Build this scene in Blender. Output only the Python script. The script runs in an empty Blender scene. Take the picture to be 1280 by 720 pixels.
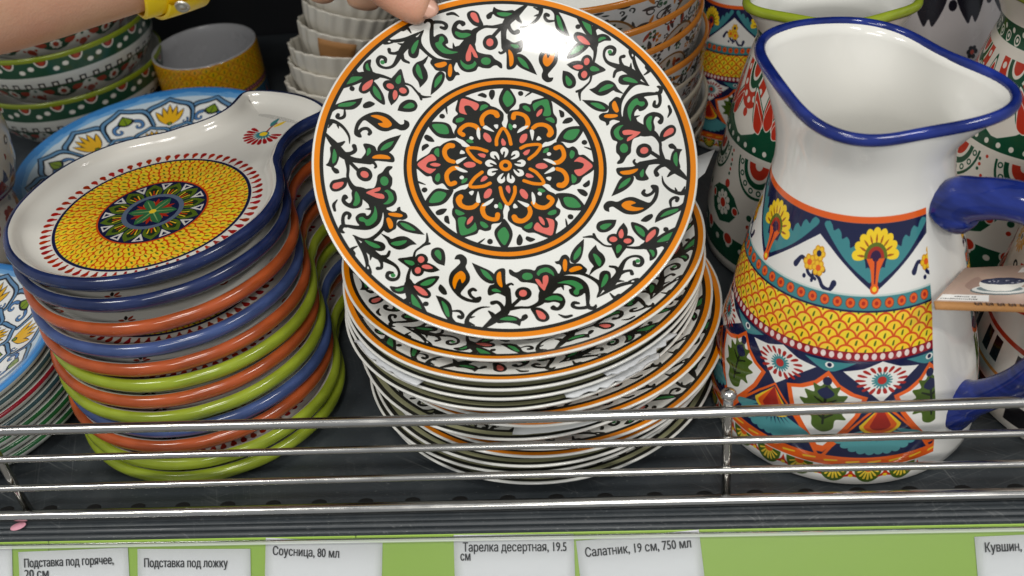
import bpy, bmesh, math, random
import numpy as np
from mathutils import Vector, Matrix
random.seed(7)
S=bpy.context.scene; C=S.collection
# ------------------------------------------------------------------ camera
cd=bpy.data.cameras.new('camera'); cam=bpy.data.objects.new('camera',cd); C.objects.link(cam); S.camera=cam
_r=Vector((0.99219639,0.06438628,-0.1067742)); _u=Vector((0.0444497,0.61743197,0.78536742)); _f=Vector((-0.11649269,0.7839848,-0.60975182))
cam.matrix_world=Matrix(((_r.x,_u.x,-_f.x,0.05963579),(_r.y,_u.y,-_f.y,-0.47161949),(_r.z,_u.z,-_f.z,0.42717692),(0,0,0,1)))
cd.sensor_width=36; cd.lens=37.939; cd.clip_start=.01; cd.clip_end=20
cd.dof.use_dof=True; cd.dof.focus_distance=.575; cd.dof.aperture_fstop=11
# ------------------------------------------------------------------ light
w=bpy.data.worlds.new('World'); S.world=w; w.use_nodes=True
bg=w.node_tree.nodes['Background']; bg.inputs[0].default_value=(.92,.96,1,1); bg.inputs[1].default_value=.37
def area(name,loc,target,sx,sy,power,col=(1,.97,.92)):
    d=bpy.data.lights.new(name,'AREA'); d.shape='RECTANGLE'; d.size=sx; d.size_y=sy; d.energy=power; d.color=col
    o=bpy.data.objects.new(name,d); C.objects.link(o); o.location=loc
    o.rotation_euler=(Vector(target)-Vector(loc)).to_track_quat('-Z','Y').to_euler(); return o
area('ceiling_or_fill_lamp',(.13,-1.12,2.05),(.13,-.5,0),.36,.16,12)
area('ceiling_or_fill_lamp',(-1.25,-.95,2.05),(-.4,-.3,0),.60,.20,16)  # fill light added on the left for general brightness
area('ceiling_or_fill_lamp',(1.6,-.95,2.05),(.6,-.3,0),.60,.20,16)  # matching fill added on the right side
area('ceiling_or_fill_lamp',(.3,-2.7,2.1),(.1,-.3,0),1.6,.25,32)  # added fill light that reaches deep under the upper shelf
S.view_settings.view_transform='Standard'; S.view_settings.look='None'; S.view_settings.gamma=1; S.view_settings.use_curve_mapping=False
S.view_settings.exposure=0.0
S.cycles.max_bounces=10; S.cycles.use_denoising=True
# ------------------------------------------------------------------ drawing engine for the printed decoration
PI=math.pi
def spline(P,closed=True,n=6):
    P=np.asarray(P,float); N=len(P)
    if N<3: 
        return P
    if closed: Q=np.vstack([P[-1:],P,P[:2]])
    else: Q=np.vstack([2*P[:1]-P[1:2],P,2*P[-1:]-P[-2:-1]])
    out=[]; t=np.linspace(0,1,n,endpoint=False)[:,None]
    for i in range(1,len(Q)-2):
        a,b,c,d=Q[i-1],Q[i],Q[i+1],Q[i+2]
        if np.allclose(b,c): continue
        m0=(c-a)/2; m1=(d-b)/2
        if np.allclose(a,b): m0=(c-b)*.5
        if np.allclose(c,d): m1=(c-b)*.5
        t2=t*t;t3=t2*t
        out.append((2*t3-3*t2+1)*b+(t3-2*t2+t)*m0+(-2*t3+3*t2)*c+(t3-t2)*m1)
    if not closed: out.append(P[-1:])
    return np.vstack(out)
def stroke_poly(P,w,n=6):
    """outline of a tapering stroke with round ends"""
    P=np.asarray(P,float); w=np.broadcast_to(np.asarray(w,float),(len(P),))
    S=spline(np.column_stack([P,w]),False,n) if len(P)>2 else np.column_stack([P,w])
    p=S[:,:2]; h=np.abs(S[:,2])/2
    d=np.gradient(p,axis=0); d/=np.hypot(d[:,0],d[:,1])[:,None]+1e-12
    nn=np.column_stack([-d[:,1],d[:,0]])
    a1=math.atan2(d[-1,1],d[-1,0]); a0=math.atan2(d[0,1],d[0,0])
    k=np.linspace(PI/2,-PI/2,7)[1:-1]
    e1=p[-1]+h[-1]*np.column_stack([np.cos(a1+k),np.sin(a1+k)])
    e0=p[0]+h[0]*np.column_stack([np.cos(a0+PI+k),np.sin(a0+PI+k)])
    return np.vstack([p+nn*h[:,None],e1,(p-nn*h[:,None])[::-1],e0])
def disc(x,y,rx,ry=None,n=24,rot=0):
    if rx>12: n=72
    ry=rx if ry is None else ry
    t=np.linspace(0,2*PI,n,endpoint=False); c,s=math.cos(rot),math.sin(rot)
    X,Y=rx*np.cos(t),ry*np.sin(t)
    return np.column_stack([x+c*X-s*Y,y+s*X+c*Y])
def rot(P,a,c=(0,0)):
    P=np.asarray(P,float)-c; ca,sa=math.cos(a),math.sin(a)
    return np.column_stack([P[:,0]*ca-P[:,1]*sa,P[:,0]*sa+P[:,1]*ca])+c
class Cv:
    """a canvas that vector shapes are filled on; x0..x1, y0..y1 are its own units"""
    SS=3
    def __init__(s,W,H,box,bg):
        s.W,s.H=W,H; s.x0,s.y0,s.x1,s.y1=box
        s.a=np.empty((H,W,3),np.float32); s.a[:]=bg
    def mask(s,P):
        SS=s.SS
        X=(P[:,0]-s.x0)/(s.x1-s.x0)*s.W*SS; Y=(P[:,1]-s.y0)/(s.y1-s.y0)*s.H*SS
        r0=max(0,int(Y.min())//SS); r1=min(s.H,int(Y.max())//SS+1); c0=max(0,int(X.min())//SS); c1=min(s.W,int(X.max())//SS+1)
        if r1<=r0 or c1<=c0: return None
        ys=np.arange(r0*SS,r1*SS)+.5
        X2=np.roll(X,-1);Y2=np.roll(Y,-1)
        up=(Y<=ys[:,None])&(Y2>ys[:,None]); dn=(Y2<=ys[:,None])&(Y>ys[:,None])
        act=up|dn; dY=np.where(Y2==Y,1,Y2-Y)
        xc=np.where(act,X+(ys[:,None]-Y)*(X2-X)/dY,1e9)
        K=int(act.sum(1).max())
        if K==0: return None
        o=np.argsort(xc,1)[:,:K]; xs=np.take_along_axis(xc,o,1); ds=np.take_along_axis(up.astype(int)-dn.astype(int),o,1)
        w=np.cumsum(ds,1); prev=w-ds
        st=(prev==0)&(w!=0); en=(prev!=0)&(w==0)
        nw=(c1-c0)*SS; D=np.zeros((len(ys),nw+1),np.int32)
        ix=np.clip(np.rint(xs-c0*SS),0,nw).astype(int); rr=np.broadcast_to(np.arange(len(ys))[:,None],ix.shape)
        np.add.at(D,(rr[st],ix[st]),1); np.add.at(D,(rr[en],ix[en]),-1)
        m=(np.cumsum(D,1)[:,:nw]>0).reshape(r1-r0,SS,c1-c0,SS).mean((1,3)).astype(np.float32)
        return r0,r1,c0,c1,m
    def fill(s,P,col,al=1.):
        r=s.mask(np.asarray(P,float))
        if r is None: return
        r0,r1,c0,c1,m=r; m=m[...,None]*al; v=s.a[r0:r1,c0:c1]; v+=(np.asarray(col,np.float32)-v)*m
    def blob(s,P,col): s.fill(spline(P),col)
    def line(s,P,w,col): s.fill(stroke_poly(P,w),col)
    def dot(s,x,y,r,col,ry=None,rot=0): s.fill(disc(x,y,r,ry,rot=rot),col)
    def rect(s,x0,y0,x1,y1,col): s.fill([(x0,y0),(x1,y0),(x1,y1),(x0,y1)],col)
    def ring(s,r0,r1,col,c=(0,0)):
        ys=(np.arange(s.H)+.5)/s.H*(s.y1-s.y0)+s.y0; xs=(np.arange(s.W)+.5)/s.W*(s.x1-s.x0)+s.x0
        px=(s.x1-s.x0)/s.W; R=np.hypot(xs[None]-c[0],ys[:,None]-c[1])
        m=np.clip((R-r0)/px+.5,0,1)*np.clip((r1-R)/px+.5,0,1); s.a+=(np.asarray(col,np.float32)-s.a)*m[...,None].astype(np.float32)
def parse(txt):
    out=[]
    for ln in txt.strip().splitlines():
        head,_,ws=ln.partition('|'); f=head.split(); P=np.array([[int(q) for q in t.split(',')] for t in f[1:]],float)/10
        out.append((f[0][0],f[0][1],P,np.array([int(q) for q in ws.split()],float)/10 if ws else None))
    return out
# hand drawn ornament of the dessert plates, tenths of a millimetre
BORDER='''
pK -252,-528 -242,-506 -217,-501 -194,-520 -190,-546 -196,-573 -176,-616 -177,-654 -202,-696 -218,-727 -199,-745 -164,-758 -143,-746 -122,-739 -117,-754 -129,-775 -160,-777 -202,-766 -237,-739 -266,-698 -278,-656 -270,-609 -242,-572 -224,-548 -229,-531 -240,-529
sK -145,-704 -159,-698 -175,-714 -167,-739 -146,-755|15 19 18 16 15
pO -223,-591 -201,-607 -198,-638 -214,-662 -224,-637 -238,-658 -249,-699 -261,-665 -252,-620
pK -166,-543 -166,-543 -119,-564 -75,-586 -53,-611 -49,-649 -69,-661 -105,-645 -137,-606
pG -125,-577 -125,-577 -94,-592 -71,-619 -62,-643 -83,-637 -108,-613
pK -61,-612 -39,-578 -5,-574 -2,-619 0,-661 19,-694 15,-729 1,-737 -41,-717 -81,-731 -90,-706 -80,-673 -56,-658
pO -33,-594 -22,-594 -18,-636 -14,-680 -30,-673 -42,-645 -42,-611
pG -67,-694 -44,-689 -21,-707 -44,-709 -63,-705
sK 5,-695 10,-671 27,-660 37,-665|29 16 13 10
sK 5,-695 12,-737 11,-788 -10,-831 -49,-864 -90,-901 -121,-923|37 28 31 42 38 22 3
sK -10,-831 -19,-791 -41,-768 -65,-773|22 19 19 23
sK -52,-872 -61,-844 -81,-822|25 23 9
sK -75,-796 -118,-802 -160,-832 -183,-872 -181,-900 -165,-915|4 12 16 20 26 19
sK -173,-892 -148,-903|15 6
sK -166,-860 -149,-855|12 4
pK -45,-864 0,-841 49,-849 70,-862 80,-842 99,-835 106,-854 86,-872 74,-877 66,-901 48,-891 7,-883 -38,-887
pG -31,-868 0,-854 35,-856 52,-871 20,-875 -14,-873
sK 23,-797 50,-769 75,-741|19 18 19
pK 127,-715 114,-743 85,-755 57,-743 45,-715 58,-687 87,-676 116,-687
pR 105,-715 99,-730 85,-736 71,-730 66,-715 72,-701 86,-695 100,-701
sK 11,-805 70,-796 119,-794 169,-767 190,-720 217,-678 262,-628|26 15 15 29 56 63 61
pK 122,-800 168,-798 202,-828 209,-861 183,-878 152,-868 137,-839
pR 148,-813 174,-821 193,-846 188,-864 166,-861 153,-839
pK 20,-580 31,-579 49,-593 67,-590 88,-576 124,-576 147,-582 162,-559 203,-548 240,-562 262,-602 265,-641 212,-721 181,-729 165,-694 154,-664 116,-653 80,-649 59,-628 34,-614 22,-602
pG 135,-615 127,-630 107,-636 88,-630 81,-615 89,-600 108,-594 127,-600
pG 156,-598 174,-574 210,-565 237,-589 241,-615 225,-601 202,-591 177,-599 166,-613
pR 147,-633 167,-637 182,-662 185,-619 208,-612 211,-644 198,-682 189,-701 171,-681 155,-656
pK 169,-761 205,-727 240,-717 275,-725 292,-761 282,-798 257,-818 226,-814 218,-799 234,-787 251,-799 264,-779 238,-768 203,-773
pG 189,-750 219,-732 250,-730 273,-746 270,-761 239,-755 211,-757
sK 254,-839 284,-853 315,-846|6 16 13
sK 239,-672 274,-673 283,-699|37 19 3
pK 245,-531 265,-525 280,-499 302,-492 318,-511 323,-541 368,-545 385,-560 402,-584 382,-609 315,-608 266,-611 276,-569 268,-548 254,-545
pO 290,-523 301,-518 308,-536 304,-580 291,-588 285,-556
pO 315,-582 338,-565 367,-562 380,-577 351,-590 323,-596
pK 396,-403 396,-403 391,-463 377,-513 350,-543 324,-528 329,-487 353,-446
pG 376,-449 374,-488 354,-517 338,-525 341,-495 358,-467
pK 316,-600 372,-596 417,-618 463,-651 498,-657 474,-706 447,-748 441,-743 453,-705 446,-671 413,-637 371,-613
pK 454,-441 454,-441 463,-471 488,-503 495,-538 476,-572 443,-591 413,-618 427,-580 436,-565 418,-532 414,-498 431,-467
pG 436,-491 456,-501 474,-536 466,-567 452,-553 442,-521
pK 464,-613 483,-594 509,-599 518,-625 509,-666 488,-699 456,-709 458,-663
pG 484,-623 497,-616 501,-641 486,-673 464,-692 469,-660
sK 492,-695 525,-659 550,-623 567,-582 592,-538 628,-520 662,-527 672,-553 659,-575 635,-571 634,-553|37 38 32 25 16 13 16 20 18 18 18
pG 660,-551 656,-558 648,-561 640,-557 637,-549 641,-541 649,-538 657,-542
sK 552,-615 541,-580 512,-569|22 18 12
sK 559,-615 587,-605 612,-605 617,-622|25 15 15 19
sK 525,-655 574,-660|26 4
sK 448,-744 484,-719 534,-691 583,-675 628,-671|4 16 19 18 10
pK 592,-667 619,-651 648,-648 643,-675 618,-682
pW 610,-669 618,-663 626,-666 618,-672
sK 504,-726 523,-750 547,-749|6 18 37
pK 229,-644 244,-619 308,-614 363,-630 401,-673 409,-736 404,-785 419,-798 435,-786 439,-802 422,-818 391,-809 387,-768 385,-723 368,-734 340,-742 315,-724 309,-698 322,-688 302,-672 270,-675 227,-695
pG 257,-655 293,-642 335,-642 369,-665 379,-689 361,-700 356,-723 340,-727 331,-710 343,-689 326,-671 292,-658
sK 350,-775 328,-772 321,-789 344,-802 386,-799 397,-785|13 19 19 16 18 15
pK 574,-418 562,-440 538,-447 515,-435 506,-412 517,-390 542,-382 565,-394
pK 642,-432 630,-452 605,-459 581,-447 572,-425 584,-404 609,-398 633,-409
pK 596,-323 596,-323 613,-362 607,-404 581,-429 556,-401 568,-357
pK 529,-444 565,-426 604,-455 581,-496 553,-528 539,-492
pR 560,-417 553,-428 539,-432 525,-426 520,-414 527,-403 541,-399 554,-405
pR 626,-432 619,-442 605,-445 592,-439 587,-428 593,-418 607,-415 621,-420
pR 585,-357 593,-386 585,-410 571,-406 568,-379
pG 552,-460 568,-447 580,-461 570,-486 553,-497
sK 536,-455 497,-447 467,-418 439,-393 392,-395|13 10 12 16 6
sK 456,-407 445,-377|13 13
sK 594,-463 639,-472 674,-471 702,-457|12 16 25 47
pK 566,-301 566,-301 553,-339 519,-367 480,-367 463,-339 477,-309 519,-298
pG 537,-321 505,-351 483,-348 479,-331 503,-319
pK 633,-323 662,-332 695,-357 712,-391 702,-440 677,-429 645,-385 633,-352
pG 649,-343 678,-360 694,-389 689,-415 668,-396 654,-371
pK 715,-374 743,-361 764,-378 752,-420 725,-447 695,-461 691,-414
pR 721,-389 745,-376 745,-403 721,-431 696,-446 701,-415
pK 702,-464 760,-417 818,-385 863,-369 846,-411 814,-447 771,-465 728,-478
pG 746,-453 788,-419 836,-400 827,-431 793,-450
pK 809,-384 805,-393 795,-397 786,-392 783,-382 787,-372 797,-369 806,-374
pK 660,-468 696,-446 744,-461 785,-456 797,-466 783,-494 770,-479 742,-485 693,-491
pK 694,-477 735,-479 747,-510 736,-542 708,-557 708,-524 699,-500
pG 708,-492 727,-496 733,-518 723,-533 716,-513
pK 744,-339 744,-339 754,-303 784,-269 827,-257 869,-253 911,-215 908,-253 874,-280 830,-305 788,-321
pG 773,-309 804,-280 859,-269 854,-285 817,-299
sK 830,-262 829,-224 847,-207 864,-211 860,-225|7 15 16 19 18
pK 681,-315 706,-293 735,-285 738,-305 711,-327 687,-324
'''
MEDAL='''
pK -14,97 2,218 11,260 9,294 25,323 66,332 73,362 100,371 130,364 144,387 194,404 222,415 236,398 246,365 251,315 268,285 268,255 262,241 267,209 259,164 225,143 195,132 138,42 12,9
pG 144,365 174,384 219,395 232,357 238,307 220,294 195,299 204,337 187,360 161,338 152,323 144,343
pR 192,338 188,312 166,290 161,305 173,327
pG 85,346 103,356 124,339 126,320 103,325
pG 207,276 237,286 255,270 253,252 230,260
sO 39,279 44,303 72,305 103,289 116,255 109,227|25 23 22 23 25 23
pW 119,232 100,211 61,188 69,210 94,229
sO 144,223 166,241 199,244 228,229 238,201 229,184|21 23 23 25 30 28
pW 127,213 147,210 147,184 139,150 130,183
pW 161,152 172,174 187,158 172,148
pW 58,231 55,222 48,219 40,222 37,230 40,238 48,242 55,239
pR 71,154 85,182 110,188 110,160 92,136 75,135
sO 79,103 115,121 180,124 161,79 121,41|18 18 17 18 18
pR 89,70 105,89 128,95 116,67 95,61
pG 223,108 219,84 194,78 201,99
pK 264,147 299,212 347,236 410,232 380,165 345,138 298,144
pG 302,167 319,203 346,218 388,217 367,170 339,154
sK 394,229 417,234 434,251|17 14 26
pK 281,335 306,321 306,294 289,290 283,312
pK 296,255 314,283 343,290 352,272 327,255
pK 425,147 420,136 409,132 399,136 395,146 400,156 410,161 420,157
sK 409,117 431,109 449,101|4 10 9
'''
rnd=random.Random(3)
def jit(c,a=.05): return tuple(max(0,min(1,q+rnd.uniform(-a,a))) for q in c)
INK=(.125,.125,.11); GLZ=(.87,.875,.855)
def dessert(orange,N=1400):
    if orange: pal=dict(K=INK,G=(.22,.50,.28),O=(.87,.50,.02),R=(.84,.42,.38),W=GLZ)
    else: pal=dict(K=INK,G=(.50,.51,.40),O=(.58,.58,.45),R=(.50,.51,.40),W=GLZ)
    cv=Cv(N,N,(-100,-100,100,100),GLZ); B,M=parse(BORDER),parse(MEDAL)
    for data,k in ((B,4),(M,6)):
        for pss in (0,1):
            heart=0
            for i in range(k):
                for ix,(kind,col,P,w) in enumerate(data):
                    if (col=='K')==(pss==1): continue
                    if k==6 and col=='G' and ix==1 and i not in (0,3): col='R'
                    if k==6 and col=='R' and ix==2 and i not in (0,3): col='K' if i%2 else 'R'
                    Q=rot(P,2*PI*i/k)+np.array([rnd.gauss(0,.12),rnd.gauss(0,.12)])
                    cv.fill(spline(Q) if kind=='p' else stroke_poly(Q,w*1.04),pal[col])
        if k==4: cv.dot(0,0,20,GLZ)
    K,O=pal['K'],pal['O']
    cv.dot(0,0,11.6,K)
    for i in range(9):
        cv.blob(rot([(4.6,.3),(6,-1.3),(8.6,-2.1),(10.4,-.7),(10.4,.9),(8.6,2.1),(6.2,1.2),(8.0,.5),(7.7,-.3)],2*PI*i/9+.2+rnd.uniform(-.06,.06)),GLZ)
    cv.ring(1.3,3.3,O); cv.ring(45.6,52.3,K); cv.ring(48.2,50.6,O)
    if orange: cv.ring(91.9,95.6,K); cv.ring(93.7,96.4,O); cv.ring(96.4,150,GLZ)
    else: cv.ring(89.3,96.3,K); cv.ring(91.2,94.0,O); cv.ring(96.3,150,GLZ)
    return cv
RED=(.66,.16,.10); RO=(.80,.30,.08); YEL=(.93,.79,.19); NAVY=(.10,.12,.26); TEAL=(.24,.50,.52); LEAF=(.33,.42,.12); OR=(.86,.36,.12); CRM=(.86,.85,.82)
def scales_ring(cv,r0,r1,step,size):
    r=r1
    while r>r0:
        n=int(2*PI*r/(size*1.75)); off=rnd.random()
        for k in range(n):
            a=2*PI*(k+off)/n; x,y=r*math.cos(a),r*math.sin(a)
            cv.dot(x,y,size*1.02,RO); cv.dot(x+.5*math.cos(a),y+.5*math.sin(a),size*.80,jit(YEL,.03))
            P=np.array([(-size*.55,0),(0,size*.16),(size*.5,0),(0,-size*.16)]); cv.blob(rot(P,a+.5)+(x,y),LEAF if rnd.random()<.75 else RO)
        r-=step
def dish(kind):
    cv=Cv(1400,1080,(-90,-90,143.3,90),CRM)
    if kind==0:
        sq=.94; cv.x0,cv.x1,cv.y0,cv.y1=(-90+1)/sq,(143.3+1)/sq,(-90+2)/sq,(90+2)/sq
        for k in range(66):
            a=2*PI*k/66; cv.blob(rot([(58.5,.5),(61,.8),(63.2,1.75),(65.2,1.5),(66,0),(65.2,-1.5),(63.2,-1.75),(61,-.8),(58.5,-.5)],a),jit((.60,.14,.10),.05))
        cv.dot(0,0,58.8,NAVY,None); cv.dot(0,0,57,RO)
        scales_ring(cv,30,56,4.4,3.6)
        cv.ring(57,58.9,NAVY); cv.ring(58.9,59.6,CRM)
        cv.dot(0,0,33.4,RO); cv.dot(0,0,32.2,NAVY)
        for k in range(12):
            a=2*PI*k/12
            cv.fill(rot([(23,0),(30.6,3.6),(30.6,-3.6)],a),CRM); cv.fill(rot([(26.5,0),(29.6,1.7),(29.6,-1.7)],a),NAVY); 
        for k in range(12):
            a=2*PI*(k+.5)/12
            cv.blob(rot([(16,2.2),(21,5.0),(26,4.4),(31.3,0),(31.3,0),(26,-4.4),(21,-5.),(16,-2.2)],a),LEAF)
            cv.blob(rot([(17,1.5),(21,3.2),(25.,2.2),(27,0),(25,-2.2),(21,-3.2),(17,-1.5)],a),(.14,.20,.12))
            for s in (-.5,0,.5): cv.line(rot([(17.5,s*2),(23.5,s*5)],a),[.6,.9],YEL if s else RO)
            cv.blob(rot([(15,2.4),(20.5,0),(15,-2.4)],a),RED)
        cv.dot(0,0,18.6,(.36,.42,.50)); cv.dot(0,0,15.6,NAVY)
        for k in range(6):
            a=2*PI*(k+.5)/6
            for s in (-.25,0,.25): cv.blob(rot([(3,0),(9,1.1),(13.5-abs(s)*8,0),(9,-1.1)],a+s),OR if s else RED)
        for k in range(6):
            a=2*PI*k/6
            cv.blob(rot([(0,0),(5,2.7),(11,2.9),(15.2,0),(15.2,0),(11,-2.9),(5,-2.7)],a),(.20,.42,.26)); cv.line(rot([(2,0),(12.5,0)],a),[.9,.4],(.55,.68,.42))
        cv.dot(0,0,2.2,YEL)
        # fan flower on the handle
        cv.x0,cv.y0,cv.x1,cv.y1=-90,-90,143.3,90; cx,cy=89,-4
        for k in range(12):
            a=PI*(.42+1.16*k/11); cv.blob(rot([(5.2,0),(8,1.1),(11.6,1.2),(12.6,0),(11.6,-1.2),(8,-1.1)],a)+(cx,cy),(.62,.10,.12))
        for k in range(10):
            a=PI*(.5+1.*k/9); cv.line(rot([(3,0),(6.,0)],a)+(cx,cy),[1.6,.8],TEAL)
        cv.dot(cx,cy,3.7,TEAL); cv.dot(cx+.3,cy,2.5,YEL)
        cv.line([(cx+3,cy),(cx+9,cy+1.2),(cx+14,cy+1)],[1.2,1,.8],(.55,.15,.1)); cv.blob([(cx+9,cy+2),(cx+13,cy+5),(cx+19,cy+4),(cx+14,cy+1.5)],TEAL); cv.blob([(cx+9,cy-.5),(cx+13,cy-3),(cx+18,cy-3),(cx+13,cy)],YEL)
    else:
        for k in range(46):
            a=rnd.random()*6.283; r=70*math.sqrt(rnd.uniform(.25,1)); x,y=r*math.cos(a),r*math.sin(a); q=rnd.random()
            if q<.35:
                for j in range(7): cv.blob(rot([(1,0),(3,1),(5,0),(3,-1)],j*.9)+(x,y),(.14,.1,.1) if j%2 else (.6,.2,.12))
            elif q<.7: cv.dot(x,y,2.6,(.66,.26,.16)); cv.dot(x,y,1.3,CRM)
            else: cv.dot(x,y,2.6,(.13,.12,.12),1.8); cv.dot(x,y,1.,CRM)
    return cv
def spiral(cv,x,y,a,s,col,w=1.6,flip=1):
    P=[]
    for i in range(9):
        t=i/8; r=s*(1-.85*t); P.append((r*math.cos(t*5.2),flip*r*math.sin(t*5.2)))
    cv.line(rot(P,a)+(x,y),np.linspace(w,w*.5,9),col)
def blueplate():
    BL=(.22,.50,.76); PALE=(.74,.81,.86); MID=(.36,.53,.68); DK=(.09,.12,.17); Y=(.88,.68,.13); GR=(.45,.55,.12); WH=(.90,.91,.90); SW=(.30,.48,.68)
    cv=Cv(1400,1400,(-100,-100,100,100),PALE); cv.ring(93.5,150,BL); cv.ring(91,93.5,(.45,.66,.84))
    for i in range(90):
        a=rnd.random()*6.28; cv.line([(rnd.uniform(91,95)*math.cos(a+q),rnd.uniform(91,95)*math.sin(a+q)) for q in (0,.1,.2)],[.4,1.6,.4],(.40,.62,.82))
    for n,ro,ri,off in ((14,89,60,0),(14,65,40,.5),(8,43,8,0)):
        g=(ro-ri)/36.; h=PI/n
        for k in range(n):
            a=2*PI*(k+off)/n; m=(ri+ro)/2
            def pl(L): return [(r*math.cos(a+f*h),r*math.sin(a+f*h)) for r,f in L]
            out=[(ri,-1.0),(m,-1.08),(ro-8*g,-.86),(ro-4*g,-.36),(ro,0),(ro,0),(ro-4*g,.36),(ro-8*g,.86),(m,1.08),(ri,1.0)]
            cv.blob(pl([(r+3.2,f*1.10) for r,f in out]),DK); cv.blob(pl([(r+2.3,f*1.06) for r,f in out]),MID)
            for sc,col in ((1.,DK),(.90,WH)): cv.blob(pl([(m+(r-m)*sc,f*sc) for r,f in out]),col)
            if k%2==0:
                for c,w_ in ((DK,1.45),(Y,1.)):
                    for f,l in ((0,24),(-.62,18),(.62,18),(-.30,22),(.30,22)):
                        x0,y0=pl([(m-11*g,f*.2)])[0]; x1,y1=pl([(m-11*g+l*g,f)])[0]; L=math.hypot(x1-x0,y1-y0)+(.8 if w_>1 else 0); q=math.atan2(y1-y0,x1-x0)
                        cv.blob(rot([(0,0),(L*.4,2.2*g*w_),(L*.75,1.7*g*w_),(L,0),(L,0),(L*.75,-1.7*g*w_),(L*.4,-2.2*g*w_)],q)+(x0,y0),c)
                x,y=pl([(m-10*g,0)])[0]; cv.dot(x,y,2.8*g,DK); cv.dot(x,y,1.8*g,GR)
                for f in (-.78,.78):
                    x,y=pl([(m-7*g,f)])[0]; s_=1 if f>0 else -1; spiral(cv,x,y,a+f,3.6*g,DK,2.4*g,s_); spiral(cv,x,y,a+f,3.6*g,SW,1.2*g,s_)
            else:
                for f in (-.46,.46):
                    x,y=pl([(m-3*g,f)])[0]; s_=1 if f>0 else -1; spiral(cv,x,y,a,6.4*g,DK,4.6*g,s_); spiral(cv,x,y,a,6.4*g,SW,2.8*g,s_)
                cv.blob(pl([(m+0*g,0),(m+5*g,.40),(m+13*g,0),(m+13*g,0),(m+5*g,-.40)]),DK); cv.blob(pl([(m+1.8*g,0),(m+5.5*g,.28),(m+11*g,0),(m+5.5*g,-.28)]),GR)
                cv.line(pl([(m+2*g,0),(m+10*g,0)]),[.7,.3],DK)
            x,y=pl([(ri+3,1)])[0]; cv.blob(rot([(-5*g,0),(0,3.2*g),(8*g,0),(8*g,0),(0,-3.2*g)],a+h)+(x,y),DK); cv.blob(rot([(-3.4*g,0),(0,2*g),(5.6*g,0),(0,-2*g)],a+h)+(x,y),Y if n!=8 else GR)
    return cv
D=1.1   # mm of jug wall per degree, so discs come out round
def wrap_canvas(W,H,y0,y1,bgc): return Cv(W,H,(0,y0,360*D,y1),bgc)
def fanflower(cv,x,y,s):
    cv.blob([(x-1.2*s,y-14*s),(x-2.5*s,y-6*s),(x-5.5*s,y),(x-6*s,y+4*s),(x,y+7*s),(x+6*s,y+4*s),(x+5.5*s,y),(x+2.5*s,y-6*s),(x+1.2*s,y-14*s)],OR)
    for k in range(9):
        a=PI*(.02+.96*k/8); cv.blob(rot([(5*s,0),(8*s,1.9*s),(12.*s,2.1*s),(13.6*s,0),(12*s,-2.1*s),(8*s,-1.9*s)],a)+(x,y),(.93,.79,.16))
        cv.blob(rot([(6*s,0),(8*s,.55*s),(10.6*s,0),(8*s,-.55*s)],a)+(x,y),(.62,.35,.10))
    for r,c in ((6.6,(.36,.42,.12)),(4.8,(.62,.18,.12)),(3.0,(.20,.10,.25))):
        cv.fill([(x+r*s*math.cos(a),y+r*s*math.sin(a)) for a in np.linspace(-.1,PI+.1,20)],c)
    cv.dot(x,y,2.*s,(.20,.10,.25)); cv.line([(x,y-2*s),(x,y-12*s)],[1.3*s,.6*s],(.35,.10,.18)); cv.dot(x,y-14*s,2.3*s,OR); cv.dot(x,y-14*s,1.2*s,YEL)
def toothleaf(cv,x0,y0,x1,y1,wd,col,flip=1):
    """a curved leaf: smooth lower edge, rounded teeth above, blunt tip"""
    L=math.hypot(x1-x0,y1-y0); a=math.atan2(y1-y0,x1-x0); n=6
    bow=lambda t: -1.6*math.sin(PI*t)
    up=[(0,0)]
    for i in range(n):
        t=(i+.5)/n; h=wd*math.sin(PI*min(1,t*.80+.12))**.8
        up+=[(L*(i+.10)/n,h*.74+bow(t)),(L*(i+.45)/n,h*.98+bow(t)),(L*(i+.85)/n,h*1.02+bow(t)),(L*(i+.98)/n,h*.80+bow(t))]
    up+=[(L*1.02,wd*.22),(L*1.0,0)]; dn=[(L*t,bow(t)) for t in (.85,.65,.45,.25,.1)]
    P=np.array(up+dn); P[:,1]*=flip; cv.fill(spline(rot(P,a)+(x0,y0),True,3),col)
def scalesband(cv,y0,y1,x0,x1,size,yel=YEL,RO=RO,k=.86):
    rows=int(round((y1-y0)/(size*.86)))
    st=(y1-y0)/rows; sx=size*2.05; cv.rect(x0,y0,x1,y1,RO)
    for j in range(rows,-1,-1):
        y=y0+j*st-size*.2; x=x0-sx+(sx/2 if j%2 else 0)
        while x<x1+sx:
            cv.fill([(x+size*1.08*math.cos(a),y+size*1.08*math.sin(a)) for a in np.linspace(0,PI,14)]+[(x-size*1.08,y-size),(x+size*1.08,y-size)],RO)
            cv.fill([(x+size*k*math.cos(a),y+size*k*math.sin(a)) for a in np.linspace(0,PI,14)]+[(x-size*k,y-size),(x+size*k,y-size)],jit(yel,.025))
            cv.blob(np.array([(-.14*size,.05*size),(-.02*size,.5*size),(.16*size,.55*size),(.06*size,0)])+(x,y+size*rnd.uniform(-.05,.1)),(.32,.40,.08)); x+=sx
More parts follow.
